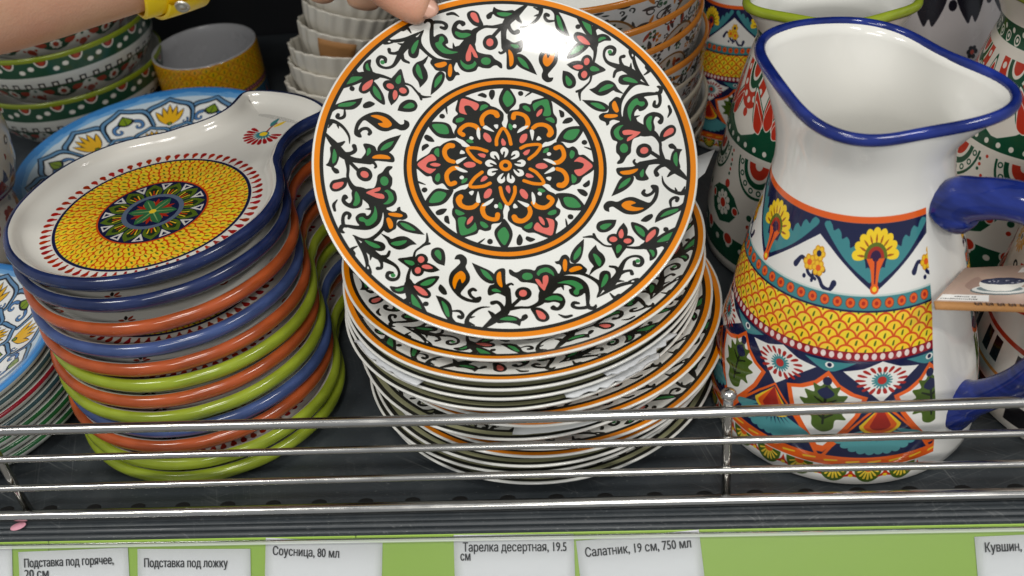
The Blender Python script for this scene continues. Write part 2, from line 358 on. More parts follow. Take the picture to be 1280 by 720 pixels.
def jug_main():
    cv=wrap_canvas(2400,1240,-5,200,(.875,.87,.85)); A0,A1=17.5*D,342.5*D; per=65*D; fan0=311.5*D
    cv.rect(A0,110,A1,142.5,NAVY); cv.rect(A0,142.5,A1,145.6,OR)
    for k in range(-6,2):
        xv=fan0+k*per   # valley
        xp=xv+per/2
        if A0-40<xp<A1+40:
            cv.fill([(xp-per/2,107),(xp-per/2+1,110.5),(xp-per*.30,120),(xp-per*.12,129),(xp,134.5),(xp+per*.12,129),(xp+per*.30,120),(xp+per/2-1,110.5),(xp+per/2,107)],(.875,.87,.85))
            for c,pp in ((NAVY,.6),):
                cv.line([(xp-12,117),(xp-9,121),(xp-5,119),(xp-3,115),(xp+2,113)],[3.2,2,2,1.8,1.5],c); cv.line([(xp+13,113),(xp+11,109.8),(xp+7,110.5),(xp+4,114),(xp,116)],[3.2,2,2,1.8,1.5],c); cv.line([(xp,112),(xp+.5,122)],[1.8,1.2],c); cv.dot(xp-5,113,1.1,c); cv.dot(xp+6,118,1.2,c)
            for dx,dy in ((-3.4,120),(2.6,118.5),(1.5,125.2)):
                for q in range(6): cv.dot(xp+dx+2.5*math.cos(q*1.05),dy+2.3*math.sin(q*1.05),1.7,(.80,.56,.12))
                for q in range(6): cv.dot(xp+dx+2.5*math.cos(q*1.05),dy+2.3*math.sin(q*1.05),1.1,(.90,.72,.16))
                cv.dot(xp+dx,dy,1.5,OR if dy<121 else NAVY)
    for k in range(-6,2):
        xv=fan0+k*per
        for s in (-1,1): toothleaf(cv,xv+s*2.6,114.5,xv+s*(per/2-2.0),139.2,8.2,TEAL,s)
        fanflower(cv,xv,126.5,1.06)
    scalesband(cv,80,100.4,A0,A1,4.6)
    cv.rect(A0,101.2,A1,108.6,TEAL); cv.rect(A0,100.4,A1,101.4,NAVY); cv.rect(A0,108.2,A1,109.2,(.75,.80,.78))
    x=A0+3
    while x<A1-2: cv.dot(x,104.9,2.6,(.45,.16,.10)); cv.dot(x,104.9,2.3,OR); cv.dot(x,104.9,1.,RED); x+=7.0
    cv.rect(A0,20,A1,79.5,NAVY); cv.rect(A0,75.4,A1,80,(.55,.10,.14)); x=A0+2
    while x<A1-1: cv.dot(x,77.7,1.35,(.87,.80,.78),1.7); x+=4.2
    per=46.43*D; sun0=(274.9+42.5)*D
    for k in range(-7,2):
        xs=sun0+k*per; xl=xs-per/2-.3
        # white kite with sunburst
        W_=(.875,.87,.85)
        cv.fill([(xs,53.5),(xs-9,62),(xs-19,69.5),(xs-9,71.3),(xs,75),(xs+9,71.3),(xs+19,69.5),(xs+9,62)],W_)
        for q in range(18):
            a=2*PI*q/18; rr=6.2+2.8*abs(math.cos(a))
            cv.blob(rot([(rr-1.6,0),(rr,.75),(rr+2.5,.85),(rr+3.3,0),(rr+2.5,-.85),(rr,-.75)],a)*np.array([1.05,.72])+(xs,65),(.62,.14,.12))
            cv.line(rot([(2,0),(4.9,0)],a)*np.array([1,.85])+(xs,65),[1.3,.7],TEAL)
        cv.dot(xs,65,3.4,TEAL,3.); cv.dot(xs,65,2.2,(.68,.16,.12),2.)
        # teal eye between
        cv.blob([(xl-13,74.2),(xl-13,74.2),(xl-5,74),(xl+5,74),(xl+13,74.2),(xl+13,74.2),(xl+4,69.5),(xl,68.6),(xl-4,69.5)],TEAL); cv.dot(xl,72,2.2,(.87,.87,.85),1.6); cv.dot(xl,72,1.1,NAVY)
        # orange framed leaf panel
        fr=[(xl,69),(xl-6,62.5),(xl-13,58.5),(xl-19.5,56.5),(xl-16,46),(xl-10,36),(xl-1.5,23),(xl+1.5,23),(xl+10,36),(xl+16,46),(xl+19.5,56.5),(xl+13,58.5),(xl+6,62.5)]
        cv.fill(fr,OR); cx,cy=xl,49
        cv.fill([(cx+(a-cx)*.86,cy+(b-cy)*.85) for a,b in fr],W_)
        oak=[(0,17),(3,13),(7,14),(6,9),(11,9),(9,4),(13,3),(9,-2),(11,-6),(6,-7),(5,-13),(0,-16),(-5,-13),(-6,-7),(-11,-6),(-9,-2),(-13,3),(-9,4),(-11,9),(-6,9),(-7,14),(-3,13)]
        cv.blob([(xl+a*.92,49+b*.86) for a,b in oak],(.27,.36,.12))
        for a,b in ((-5,4),(5,4),(-4,-4),(4,-4)): cv.line([(xl,50+b-3),(xl+a,50+b)],[1.2,.8],(.12,.16,.08))
        cv.line([(xl,60),(xl,40)],[1.6,1.],(.12,.16,.10)); cv.dot(xl,63.3,2.2,NAVY); cv.blob([(xl-4,57),(xl,60),(xl+4,57),(xl,54)],NAVY)
    for k in range(-7,2):
        xs=sun0+k*per
        tent=[(xs-25.5,20),(xs-22,27),(xs-15,37.5),(xs-8,46),(xs,54),(xs+8,46),(xs+15,37.5),(xs+22,27),(xs+25.5,20)]
        cv.fill(tent,OR); cv.fill([(xs+(x_-xs)*.93,20+(y_-20)*.955) for x_,y_ in tent],NAVY)
        for q in range(11):
            a=PI*(1.20+.60*q/10); L=1+.10*abs(math.cos(a)); cv.blob(rot([(8.5,0),(14,1.35),(20.5*L,2.15),(22.6*L,0),(20.5*L,-2.15),(14,-1.35)],a)*np.array([1,.86])+(xs,42.5),(.31,.57,.59))
        for r_,c_ in ((9.6,(.90,.74,.17)),(7.6,OR),(4.8,(.62,.16,.12))):
            arc=[(xs+r_*math.cos(a),40.5+r_*.55*math.sin(a)) for a in np.linspace(PI*1.0,PI*2.0,14)]
            cv.fill(arc+[(xs+r_*.62,45),(xs,51.8),(xs-r_*.62,45)],c_)
    cv.rect(A0,15.5,A1,21.5,OR); x=A0+3
    while x<A1-3: cv.line([(x,18.2),(x+5,18.9)],[1.3,.9],(.90,.72,.2)); x+=9.5
    x=A0+7
    while x<A1-4:
        cv.fill([(x+6.2*math.cos(a),15+10.5*math.sin(a)) for a in np.linspace(PI,2*PI,16)],(.29,.38,.12))
        for q in range(7): a=PI+PI*(.1+.8*q/6); cv.line([(x+1.5*math.cos(a),14.2+2*math.sin(a)),(x+4.4*math.cos(a),14.2+7.3*math.sin(a))],[.7,1.1],(.90,.76,.25))
        cv.fill([(x+2.2*math.cos(a),15+3*math.sin(a)) for a in np.linspace(PI,2*PI,10)],OR)
        xx=x+7.6; cv.fill([(xx-4,8),(xx-1,11),(xx,14.5),(xx+1,11),(xx+4,8),(xx,9)],(.75,.22,.12)); cv.dot(xx,9.3,1,YEL); x+=15.2
    cv.rect(-1,-5,A0,200,(.875,.87,.85)); cv.rect(A1,-5,400,200,(.875,.87,.85))
    return cv
GRN=(.08,.29,.20); RD=(.72,.20,.13); WW=(.86,.84,.80)
def jug_green():
    cv=wrap_canvas(1600,820,-5,200,WW); T=360*D
    def pearls(y,st,r,col): 
        x=st/2
        while x<T: cv.dot(x,y,r,col); x+=st
    cv.rect(0,139,T,151,GRN); x=6
    while x<T: cv.dot(x,142.5,3.4,WW); cv.dot(x,142.5,2.4,GRN); cv.dot(x,142.5,1.3,WW); cv.dot(x+6,147,1.7,WW); x+=12
    n=8; per=T/n
    for k in range(n+1):
        x=k*per
        # red crescents with white pearls
        for R0,c in ((17,RD),(10.5,WW),(9,GRN),(6,WW),(4.6,RD)):
            cv.fill([(x+R0*math.cos(a),133+R0*1.5*math.sin(a)) for a in np.linspace(PI,2*PI,22)],c)
        for q in range(7): a=PI+PI*(.07+.86*q/6); cv.dot(x+13.8*math.cos(a),133+20.5*math.sin(a),1.9,WW)
        cv.dot(x,105,2.6,RD); 
        xm=x+per/2
        for s,l in ((-1,0),(0,1),(1,0)):
            P=np.array([(0,16),(3.4,6),(4.2,-2),(0,-7),(-4.2,-2),(-3.4,6)]); 
            Q=rot(P,-s*.55)+(xm+s*9,106+l*5); cv.blob(rot(P*1.3,-s*.55)+(xm+s*9,106+l*5),GRN); cv.blob(rot(P*1.15,-s*.55)+(xm+s*9,106+l*5),WW); cv.blob(Q,RD)
    cv.rect(0,84,T,91,GRN)
    for k in range(n):
        xm=k*per+per/2; cv.fill([(xm-per/2,90),(xm-per*.22,96),(xm,104),(xm+per*.22,96),(xm+per/2,90)],GRN)
    for k in range(n+1):
        xm=k*per+per/2
        for s in (-1,0,1): cv.blob(rot(np.array([(0,12),(3.,4),(3.6,-2),(0,-6),(-3.6,-2),(-3.,4)])*1.12,-s*.5)+(xm+s*9,103+(s==0)*4),WW); cv.blob(rot(np.array([(0,12),(3.,4),(3.6,-2),(0,-6),(-3.6,-2),(-3.,4)]),-s*.5)+(xm+s*9,103+(s==0)*4),RD)
    pearls(87.5,9,1.7,WW)
    for k in range(n+1):
        x=k*per+per*.5
        for R0,c in ((19,GRN),(17.5,WW),(13,GRN),(10,WW),(8,RD),(3,WW)): cv.fill([(x+R0*math.cos(a),80+R0*1.15*math.sin(a)) for a in np.linspace(PI,2*PI,22)],c)
        for q in range(8): a=PI+PI*(.05+.9*q/7); cv.dot(x+15.2*math.cos(a),80+17.4*math.sin(a),1.8,GRN); cv.dot(x+15.2*math.cos(a),80+17.4*math.sin(a),1.0,WW)
        for j in range(6): cv.dot(x+per/2+rnd.uniform(-5,5),64+j*3,1,RD if j%2 else GRN)
        cv.dot(x+per/2,58,2.6,RD)
    for k in range(n+1):
        x=k*per
        cv.fill([(x-17,46),(x-10,53),(x,56),(x+10,53),(x+17,46),(x+10,36),(x,32),(x-10,36)],GRN)
        for q in range(9): cv.dot(x+6*math.cos(q*.7),45+6*math.sin(q*.7),2.,WW)
        cv.dot(x,45,4.2,WW); cv.dot(x,45,2.9,RD)
        for s in (-1,1): cv.dot(x+s*13,45,3.,WW); cv.dot(x+s*13,45,2.2,RD)
        cv.dot(x+per/2,46,2,GRN); cv.dot(x+per/2,40,1.4,RD)
    cv.rect(0,10,T,27,GRN); pearls(21,11,2,WW)
    x=5
    while x<T: cv.dot(x,25,4.4,WW); cv.dot(x,25,3.4,RD); x+=22
    return cv
def jug_flower():
    cv=wrap_canvas(1600,820,-5,200,WW); T=360*D; BK=(.10,.09,.10)
    for k in range(11):
        x=k*T/10
        for yy,c,c2 in ((92,(.86,.62,.22),BK),(118,(.72,.22,.13),(.9,.6,.2))):
            xx=x+(0 if yy==92 else 18)
            for q in range(14): cv.blob(rot([(3,0),(6,1.2),(8.4,0),(6,-1.2)],q*.449)+(xx,yy),c)
            cv.dot(xx,yy,3.6,c); cv.dot(xx,yy,2.3,WW); cv.dot(xx,yy,1.4,c2)
        cv.fill([(x+13,84),(x+22,62),(x+34,66),(x+25,88)],RD); cv.dot(x+23,71,2,WW); cv.dot(x+23,71,1,BK); cv.dot(x+8,80,3,BK,2.2); cv.dot(x+8,80,1.2,WW); cv.dot(x+30,104,2.4,BK)
        for q in range(8): cv.blob(rot([(1.5,0),(4,.8),(6.5,0),(4,-.8)],q*.785)+(x+32,100),BK)
    cv.rect(0,48,T,50.5,(.66,.2,.12)); cv.rect(0,27,T,29,(.85,.55,.25))
    x=3
    while x<T: cv.rect(x,33,x+6,46,BK); cv.rect(x+9,33,x+15,46,BK); x+=26
    x=0
    while x<T: cv.rect(x,8,x+14,20,BK); x+=30
    return cv
def jug_dark():
    cv=wrap_canvas(1200,620,-5,200,(.62,.60,.60)); T=360*D; NV=(.06,.06,.09)
    cv.rect(0,118,T,200,(.07,.07,.09)); x=0
    while x<T:
        cv.blob([(x,120),(x+9,100),(x+13,104),(x+17,100),(x+26,120)],NV); cv.dot(x+13,126,4.2,(.5,.12,.12)); cv.dot(x+31,112,3.5,NV)
        for a in range(6): cv.dot(x+14+3*math.cos(a),80+3*math.sin(a),1.6,NV)
        cv.dot(x+14,80,1.6,(.55,.2,.15)); cv.dot(x+30,74,3.4,(.58,.18,.15)); cv.dot(x+2,44,3.2,(.58,.2,.12)); cv.dot(x+20,38,2.5,(.58,.2,.12)); cv.dot(x+24,66,1.1,NV); x+=34
    cv.rect(0,0,T,18,NV)
    return cv
def bowl_green():
    cv=Cv(1900,260,(0,0,560,70),(.80,.80,.77)); T=560; GRN=(.15,.29,.21); RD=(.62,.24,.17)
    cv.rect(0,67,T,70,(.42,.48,.08)); cv.rect(0,50,T,67,GRN)
    x=8
    while x<T:
        cv.fill([(x+6.5*math.cos(a),67+8*math.sin(a)) for a in np.linspace(PI,2*PI,16)],WW); cv.fill([(x+5.2*math.cos(a),67+6.5*math.sin(a)) for a in np.linspace(PI,2*PI,16)],(.40,.12,.08)); cv.fill([(x+3*math.cos(a),65+4*math.sin(a)) for a in np.linspace(PI,2*PI,16)],RD)
        cv.dot(x+11,56,2.9,WW,2.3); cv.dot(x+20,59,2.9,WW,2.3); x+=31
    x=4
    while x<T:
        cv.rect(x,37,x+6.5,43,INK); cv.rect(x+1.6,38.4,x+5,41.6,WW); cv.rect(x-3.5,37,x,38.2,INK); cv.rect(x+6.5,37,x+10,38.2,INK); x+=13
    x=10
    while x<T+30:
        cv.fill([(x-24,37),(x-15,29),(x-8,24),(x,22),(x+8,24),(x+15,29),(x+24,37)],GRN)
        for q in range(8): cv.dot(x+4.4*math.cos(q*.785),30+4*math.sin(q*.785),1.7,WW)
        cv.dot(x,30,2.8,RD); cv.blob([(x-20,33),(x-12,34),(x-9,30),(x-15,28)],RD); cv.blob([(x+20,33),(x+12,34),(x+9,30),(x+15,28)],RD)
        xm=x+27
        cv.dot(xm,24,4.5,RD); cv.dot(xm,34,1.6,GRN); cv.dot(xm-6,27,1.5,RD); cv.dot(xm+6,27,1.5,RD)
        for q in range(9): a=PI*q/8; cv.dot(xm+15*math.cos(a),8+9*math.sin(a),2.,GRN if q%2 else INK)
        cv.dot(x,10,2.5,RD); x+=54
    return cv
def bowl_grey():
    cv=Cv(1800,260,(0,0,480,70),(.62,.62,.62)); 
    for i in range(900):
        x,y=rnd.uniform(0,480),rnd.uniform(2,66); c=rnd.choice([(.16,.17,.17)]*6+[(.42,.13,.09),(.55,.33,.12),(.12,.25,.18)]); s=rnd.uniform(1.2,3)
        q=rnd.random()
        if q<.5: cv.blob(rot([(-s*1.6,0),(0,s*.6),(s*1.8,0),(0,-s*.5)],rnd.random()*6)+(x,y),c)
        elif q<.75: spiral(cv,x,y,rnd.random()*6,s*1.5,(.15,.16,.16),1.1)
        else:
            for k in range(5): cv.dot(x+s*math.cos(k*1.257),y+s*math.sin(k*1.257),s*.5,c)
    for k in range(8):
        x=20+k*60
        cv.fill(disc(x,34,19,24),(.35,.24,.12)); cv.fill(disc(x,34,17.6,22.6),(.55,.53,.50))
        for i in range(24):
            a=rnd.random()*6.28; r=math.sqrt(rnd.random()); cv.blob(rot([(-3,0),(0,1.6),(3.4,0),(0,-1.6)],rnd.random()*6)+(x+15*r*math.cos(a),34+19*r*math.sin(a)),rnd.choice([(.45,.17,.08),(.50,.29,.10),(.18,.2,.15),(.36,.12,.08)]))
    return cv
def ramekin():
    cv=Cv(1400,300,(0,0,283,60),(.20,.36,.46)); scalesband(cv,30,59,0,283,4.6,(.80,.60,.08),(.66,.42,.08),.9); cv.rect(0,59,283,60,(.12,.10,.10))
    cv.rect(0,26,283,30,NAVY); x=1
    while x<283: cv.dot(x,28,1.3,(.7,.4,.4)); x+=3.2
    x=0
    while x<290:
        cv.fill([(x-8,0),(x,22),(x+8,0)],(.66,.28,.18)); cv.fill([(x-4,0),(x,14),(x+4,0)],(.8,.78,.74)); x+=29
    return cv
def cup_red():
    cv=Cv(1000,300,(0,0,283,85),(.83,.80,.74)); T=283; DR=(.55,.13,.09); BL=(.13,.19,.36)
    cv.rect(0,0,T,6,DR); cv.rect(0,78,T,81,DR)
    x=0
    while x<T:
        cv.fill([(x,14),(x+4,24),(x+8,14),(x+12,24),(x+16,14)],BL); cv.fill([(x,8),(x+8,18),(x+16,8)],DR)
        cv.dot(x+8,38,3.2,(.14,.12,.14)); cv.dot(x+8,38,1.6,WW); cv.dot(x,30,2.2,DR); 
        for q in range(6): cv.dot(x+2+4*math.cos(q*1.05),62+4*math.sin(q*1.05),2.4,DR)
        cv.dot(x+2,62,2.,(.80,.5,.2)); cv.dot(x+11,52,1.6,DR); cv.dot(x+12,70,2,(.2,.2,.3)); x+=19
    return cv
# ------------------------------------------------------------------ materials
def image(cv,name):
    H,W=cv.a.shape[:2]; im=bpy.data.images.new(name,W,H); px=np.ones((H,W,4),np.float32); px[...,:3]=np.clip(cv.a,0,1)
    im.pixels.foreach_set(px.ravel()); im.update(); im.pack(); return im
def srgb(c): return tuple(((x/12.92) if x<=.04045 else ((x+.055)/1.055)**2.4) for x in c)
def nodes(name):
    m=bpy.data.materials.new(name); m.use_nodes=True; nt=m.node_tree; return m,nt,nt.nodes['Principled BSDF']
def noise_into(nt,b,scale,lo,hi,inp,detail=3,vec='Object'):
    tc=nt.nodes.new('ShaderNodeTexCoord'); n=nt.nodes.new('ShaderNodeTexNoise'); n.inputs['Scale'].default_value=scale; n.inputs['Detail'].default_value=detail
    nt.links.new(tc.outputs[vec],n.inputs['Vector']); r=nt.nodes.new('ShaderNodeMapRange'); r.inputs[1].default_value=.3; r.inputs[2].default_value=.7
    r.inputs[3].default_value=lo; r.inputs[4].default_value=hi; nt.links.new(n.outputs[0],r.inputs[0]); nt.links.new(r.outputs[0],b.inputs[inp]); return n
def add_bump(nt,b,scale,strength,dist=.001,detail=2,stretch=None):
    tc=nt.nodes.new('ShaderNodeTexCoord'); n=nt.nodes.new('ShaderNodeTexNoise'); n.inputs['Scale'].default_value=scale; n.inputs['Detail'].default_value=detail
    src=tc.outputs['Object']
    if stretch:
        mp=nt.nodes.new('ShaderNodeMapping'); mp.inputs['Scale'].default_value=stretch; nt.links.new(src,mp.inputs[0]); src=mp.outputs[0]
    nt.links.new(src,n.inputs['Vector']); bp=nt.nodes.new('ShaderNodeBump'); bp.inputs['Strength'].default_value=strength; bp.inputs['Distance'].default_value=dist
    nt.links.new(n.outputs[0],bp.inputs['Height']); nt.links.new(bp.outputs[0],b.inputs['Normal'])
def ceramic(name,col=None,img=None,rough=.1,mottle=.0,bump=.10,bscale=45):
    m,nt,b=nodes(name); b.inputs['Roughness'].default_value=rough; b.inputs['IOR'].default_value=1.52
    if img:
        t=nt.nodes.new('ShaderNodeTexImage'); t.image=img; t.interpolation='Cubic'; t.extension='EXTEND'
        u=nt.nodes.new('ShaderNodeUVMap'); nt.links.new(u.outputs[0],t.inputs[0]); nt.links.new(t.outputs[0],b.inputs['Base Color'])
    else:
        c=srgb(col)
        if mottle:
            tc=nt.nodes.new('ShaderNodeTexCoord'); n=nt.nodes.new('ShaderNodeTexNoise'); n.inputs['Scale'].default_value=38; n.inputs['Detail'].default_value=5
            mp=nt.nodes.new('ShaderNodeMapping'); mp.inputs['Scale'].default_value=(1,1,4); nt.links.new(tc.outputs['Object'],mp.inputs[0]); nt.links.new(mp.outputs[0],n.inputs['Vector'])
            mx=nt.nodes.new('ShaderNodeMix'); mx.data_type='RGBA'; mx.inputs[6].default_value=(*[q*(1-mottle) for q in c],1); mx.inputs[7].default_value=(*[min(1,q*(1+mottle)+.01) for q in c],1)
            r=nt.nodes.new('ShaderNodeMapRange'); r.inputs[1].default_value=.3; r.inputs[2].default_value=.7; nt.links.new(n.outputs[0],r.inputs[0]); nt.links.new(r.outputs[0],mx.inputs[0]); nt.links.new(mx.outputs[2],b.inputs['Base Color'])
        else: b.inputs['Base Color'].default_value=(*c,1)
    noise_into(nt,b,60,rough*.7,rough*1.6,'Roughness')
    if bump: add_bump(nt,b,bscale,bump)
    return m
def plain(name,col,rough=.5,metal=0,bump=0,bscale=200,spec=.5):
    m,nt,b=nodes(name); b.inputs['Base Color'].default_value=(*srgb(col),1); b.inputs['Roughness'].default_value=rough; b.inputs['Metallic'].default_value=metal; b.inputs['Specular IOR Level'].default_value=spec
    if bump: add_bump(nt,b,bscale,bump)
    return m
# ------------------------------------------------------------------ object helpers
def mesh(name,verts,faces,mats,mi=None,uv=None,parent=None,smooth=True,loc=(0,0,0)):
    me=bpy.data.meshes.new(name); me.from_pydata([tuple(v) for v in verts],[],faces)
    for m in (mats if isinstance(mats,(list,tuple)) else [mats]): me.materials.append(m)
    if mi is not None: me.polygons.foreach_set('material_index',np.asarray(mi,np.int32))
    if uv is not None:
        l=me.uv_layers.new(name='UVMap'); l.data.foreach_set('uv',np.asarray(uv,np.float32).ravel())
    if smooth: me.polygons.foreach_set('use_smooth',np.ones(len(me.polygons),bool))
    me.update(); o=bpy.data.objects.new(name,me); C.objects.link(o); o.location=loc
    if parent: o.parent=parent
    return o
def tag(o,label,cat,group=None,kind=None):
    if label: o['label']=label
    if cat: o['category']=cat
    if group: o['group']=group
    if kind: o['kind']=kind
    return o
def empty(name,loc=(0,0,0),rz=0):
    o=bpy.data.objects.new(name,None); C.objects.link(o); o.location=loc; o.rotation_euler=(0,0,rz); o.empty_display_size=.02; return o
def grid_faces(nu,nv,closed=True):
    """nv rings of nu vertices each"""
    F=[]
    for j in range(nv-1):
        for i in range(nu if closed else nu-1):
            a=j*nu+i; b=j*nu+(i+1)%nu; F.append((a,b,b+nu,a+nu))
    return F
def lathe(name,prof,mats,mi=None,seg=96,uvmode='planar',uvk=100.,vr=(0,1),parent=None,a0=0.,ripple=None):
    """prof: (r,z) list bottom outside -> up; mi: material per band; planar uv = xy/uvk, cyl uv = (angle, z in vr)"""
    V=[];n=len(prof)
    for j,(r,z) in enumerate(prof):
        for i in range(seg):
            t=2*PI*i/seg+a0; rr=r*(1+ripple(t,j)) if ripple else r
            V.append((rr*math.cos(t),rr*math.sin(t),z))
    F=grid_faces(seg,n); M=[]; UV=[]
    for j in range(n-1):
        for i in range(seg):
            M.append(mi[j] if mi else 0)
            for (ii,jj) in ((i,j),(i+1,j),(i+1,j+1),(i,j+1)):
                r,z=prof[jj]
                if uvmode=='planar':
                    t=2*PI*ii/seg+a0; UV.append((.5+.5*r*math.cos(t)/uvk,.5+.5*r*math.sin(t)/uvk))
                else: UV.append((ii/seg,(z-vr[0])/(vr[1]-vr[0])))
    o=mesh(name,V,F,mats,M,UV,parent)
    return o
def tube(name,P,R,mat,parent=None,seg=12,closed=False,flat=1.,up=None):
    """swept tube through P with radius R (number or list); flat squashes it along the binormal"""
    P=[Vector(p) for p in P]; n=len(P); R=[R]*n if not hasattr(R,'__len__') else R; V=[];F=[]
    N=None
    for i in range(n):
        a=P[i-1] if (closed or i>0) else P[i]; b=P[(i+1)%n] if (closed or i<n-1) else P[i]
        t=(b-a).normalized()
        if up is not None: N=Vector(up)-t*Vector(up).dot(t)
        elif N is None: N=(Vector((0,0,1)) if abs(t.z)<.9 else Vector((1,0,0)));N=N-t*N.dot(t)
        else: N=N-t*N.dot(t)
        N.normalize(); B=t.cross(N)
        for k in range(seg):
            q=2*PI*k/seg; V.append(P[i]+N*(R[i]*math.cos(q))+B*(R[i]*flat*math.sin(q)))
    F=grid_faces(seg,n)
    if closed: F+=[((n-1)*seg+i,(n-1)*seg+(i+1)%seg,(i+1)%seg,i) for i in range(seg)]
    else: F+=[tuple(range(seg))[::-1],tuple(range((n-1)*seg,n*seg))]
    return mesh(name,V,F,mat,parent=parent)
def box(name,c,s,mat,parent=None,bevel=.0,rot_=None):
    bm=bmesh.new(); bmesh.ops.create_cube(bm,size=1); bmesh.ops.scale(bm,vec=s,verts=bm.verts)
    if bevel: bmesh.ops.bevel(bm,geom=list(bm.edges),offset=bevel,segments=2,affect='EDGES',profile=.5)
    me=bpy.data.meshes.new(name); bm.to_mesh(me); bm.free(); me.materials.append(mat); o=bpy.data.objects.new(name,me); C.objects.link(o); o.location=c
    if rot_: o.rotation_euler=rot_
    if parent: o.parent=parent
    return o
def extrude_x(name,prof,x0,x1,mat,parent=None,nx=2):
    """closed (y,z) outline swept along x"""
    n=len(prof); V=[];xs=np.linspace(x0,x1,nx)
    for x in xs: V+=[(x,y,z) for y,z in prof]
    F=grid_faces(n,nx)+[tuple(range(n))[::-1],tuple(range((nx-1)*n,nx*n))]
    return mesh(name,V,F,mat,parent=parent,smooth=False)
# ------------------------------------------------------------------ the shelf
black_metal,nt,b=nodes('shelf_metal'); b.inputs['Base Color'].default_value=(*srgb((.15,.165,.175)),1); b.inputs['Metallic'].default_value=.0
tc=nt.nodes.new('ShaderNodeTexCoord')
def scratch(scale,ang,thr):
    m0=nt.nodes.new('ShaderNodeMapping'); m0.inputs['Rotation'].default_value=(0,0,ang); nt.links.new(tc.outputs['Object'],m0.inputs[0])
    mp=nt.nodes.new('ShaderNodeMapping'); mp.inputs['Scale'].default_value=scale; nt.links.new(m0.outputs[0],mp.inputs[0])
    n=nt.nodes.new('ShaderNodeTexNoise'); n.inputs['Scale'].default_value=1; n.inputs['Detail'].default_value=4; nt.links.new(mp.outputs[0],n.inputs['Vector'])
    r=nt.nodes.new('ShaderNodeMapRange'); r.inputs[1].default_value=thr; r.inputs[2].default_value=thr+.10; nt.links.new(n.outputs[0],r.inputs[0]); return r.outputs[0]
def madd(a,b_,op='ADD'):
    m=nt.nodes.new('ShaderNodeMath'); m.operation=op; m.use_clamp=True
    for i,q in enumerate((a,b_)):
        if hasattr(q,'links'): nt.links.new(q,m.inputs[i])
        else: m.inputs[i].default_value=q
    return m.outputs[0]
sc=madd(scratch((22,900,1),.5,.61),scratch((18,800,1),-.4,.62)); sc=madd(sc,scratch((16,1000,1),1.25,.62)); sc=madd(sc,scratch((12,12,12),0,.46),'MULTIPLY'); dust=scratch((520,520,520),0,.645); sc=madd(sc,dust); sc=madd(sc,madd(scratch((60,60,60),0,.52),.10,'MULTIPLY'))
mx=nt.nodes.new('ShaderNodeMix'); mx.data_type='RGBA'; mx.inputs[6].default_value=(*srgb((.195,.215,.23)),1); mx.inputs[7].default_value=(*srgb((.42,.43,.43)),1)
nt.links.new(madd(sc,.6,'MULTIPLY'),mx.inputs[0]); nt.links.new(mx.outputs[2],b.inputs['Base Color']); noise_into(nt,b,30,.32,.52,'Roughness'); add_bump(nt,b,600,.12,.0003)
chrome,nt,b=nodes('chrome_wire'); b.inputs['Base Color'].default_value=(.52,.51,.49,1); b.inputs['Metallic'].default_value=1; noise_into(nt,b,60,.16,.26,'Roughness',3); add_bump(nt,b,60,.05,.0004,2)
shelf=empty('shelf'); shelf['kind']='structure'
def sobj(o): o['kind']='structure'; return o
bd=sobj(extrude_x('shelf_board',[(-.1085,0),(.50,0),(.50,-.022),(-.1085,-.022)],-.75,.75,black_metal,shelf))
lip=[(-.1087,-.0002)]
for y0,y1,h in ((-.1087,-.1128,.0014),(-.1128,-.1168,.0016),(-.1168,-.1203,.0012)):
    for k in range(1,8):
        t=k/8; lip.append((y0+(y1-y0)*t,-.0022+h*(.55 if h==.0014 else .95)*math.sin(PI*t)**.8+.0006))
    lip.append((y1,-.0026))
lip+=[(-.1205,-.004),(-.1205,-.024),(-.1087,-.024)]
sobj(extrude_x('shelf_lip',lip,-.75,.75,black_metal,shelf))
hole=plain('hole_dark',(.02,.02,.02),.9)
hm=None
for i in range(26):
    x=-.315+.0252*i
    if hm is None: h=lathe('perforation',[(.0001,.0003),(.0026,.0003),(.0034,.0),(.0036,-.001)],hole,seg=16,parent=shelf); hm=h
    else: h=hm.copy(); C.objects.link(h)
    h.location=(x,-.1003,0); h.scale=(1.25,.8,1); h['kind']='structure'
back=sobj(box('wall_panel',(0,.515,.35),(1.5,.02,.9),plain('back_dark',(.035,.045,.065),.55)))
back['kind']='structure'
up=sobj(box('shelf_above',(0,.283,.475),(1.5,.444,.03),black_metal)); up['kind']='structure'
floor=sobj(box('floor',(0,-1.2,-1.25),(6,4,.02),plain('floor_grey',(.55,.54,.52),.35))); 
# wire guard along the front
gy=-.1075; guard=empty('wire_guard',(0,gy,0)); tag(guard,'chrome wire guard rail with four wires along the front edge of the shelf','shelf guard')
def rail(name,z,r,amp):
    P=[]
    for i in range(41):
        x=-.62+1.24*i/40; P.append((x,math.sin(x*9+z*70)*amp,z+math.sin(x*7+z*50)*amp))
    return tube(name,P,r,chrome,guard,14)
rail('rail',.0665,.0027,.0007); rail('rail',.0466,.0019,.0003); rail('rail',.0254,.0019,.0003); rail('base_rail',.0036,.0031,.0002)
for x in (-.2745,.0985,.4715):
    tube('post',[(x,.0040,.0015),(x,.0042,.03),(x,.0042,.06),(x+.0004,.0040,.0725)],.0024,chrome,guard,10)
    lathe('post_cap',[(.0001,.0045),(.0022,.0042),(.0036,.0026),(.0038,.0008),(.003,-.0006)],chrome,seg=16,parent=guard).location=(x+.0004,.0040,.0712)
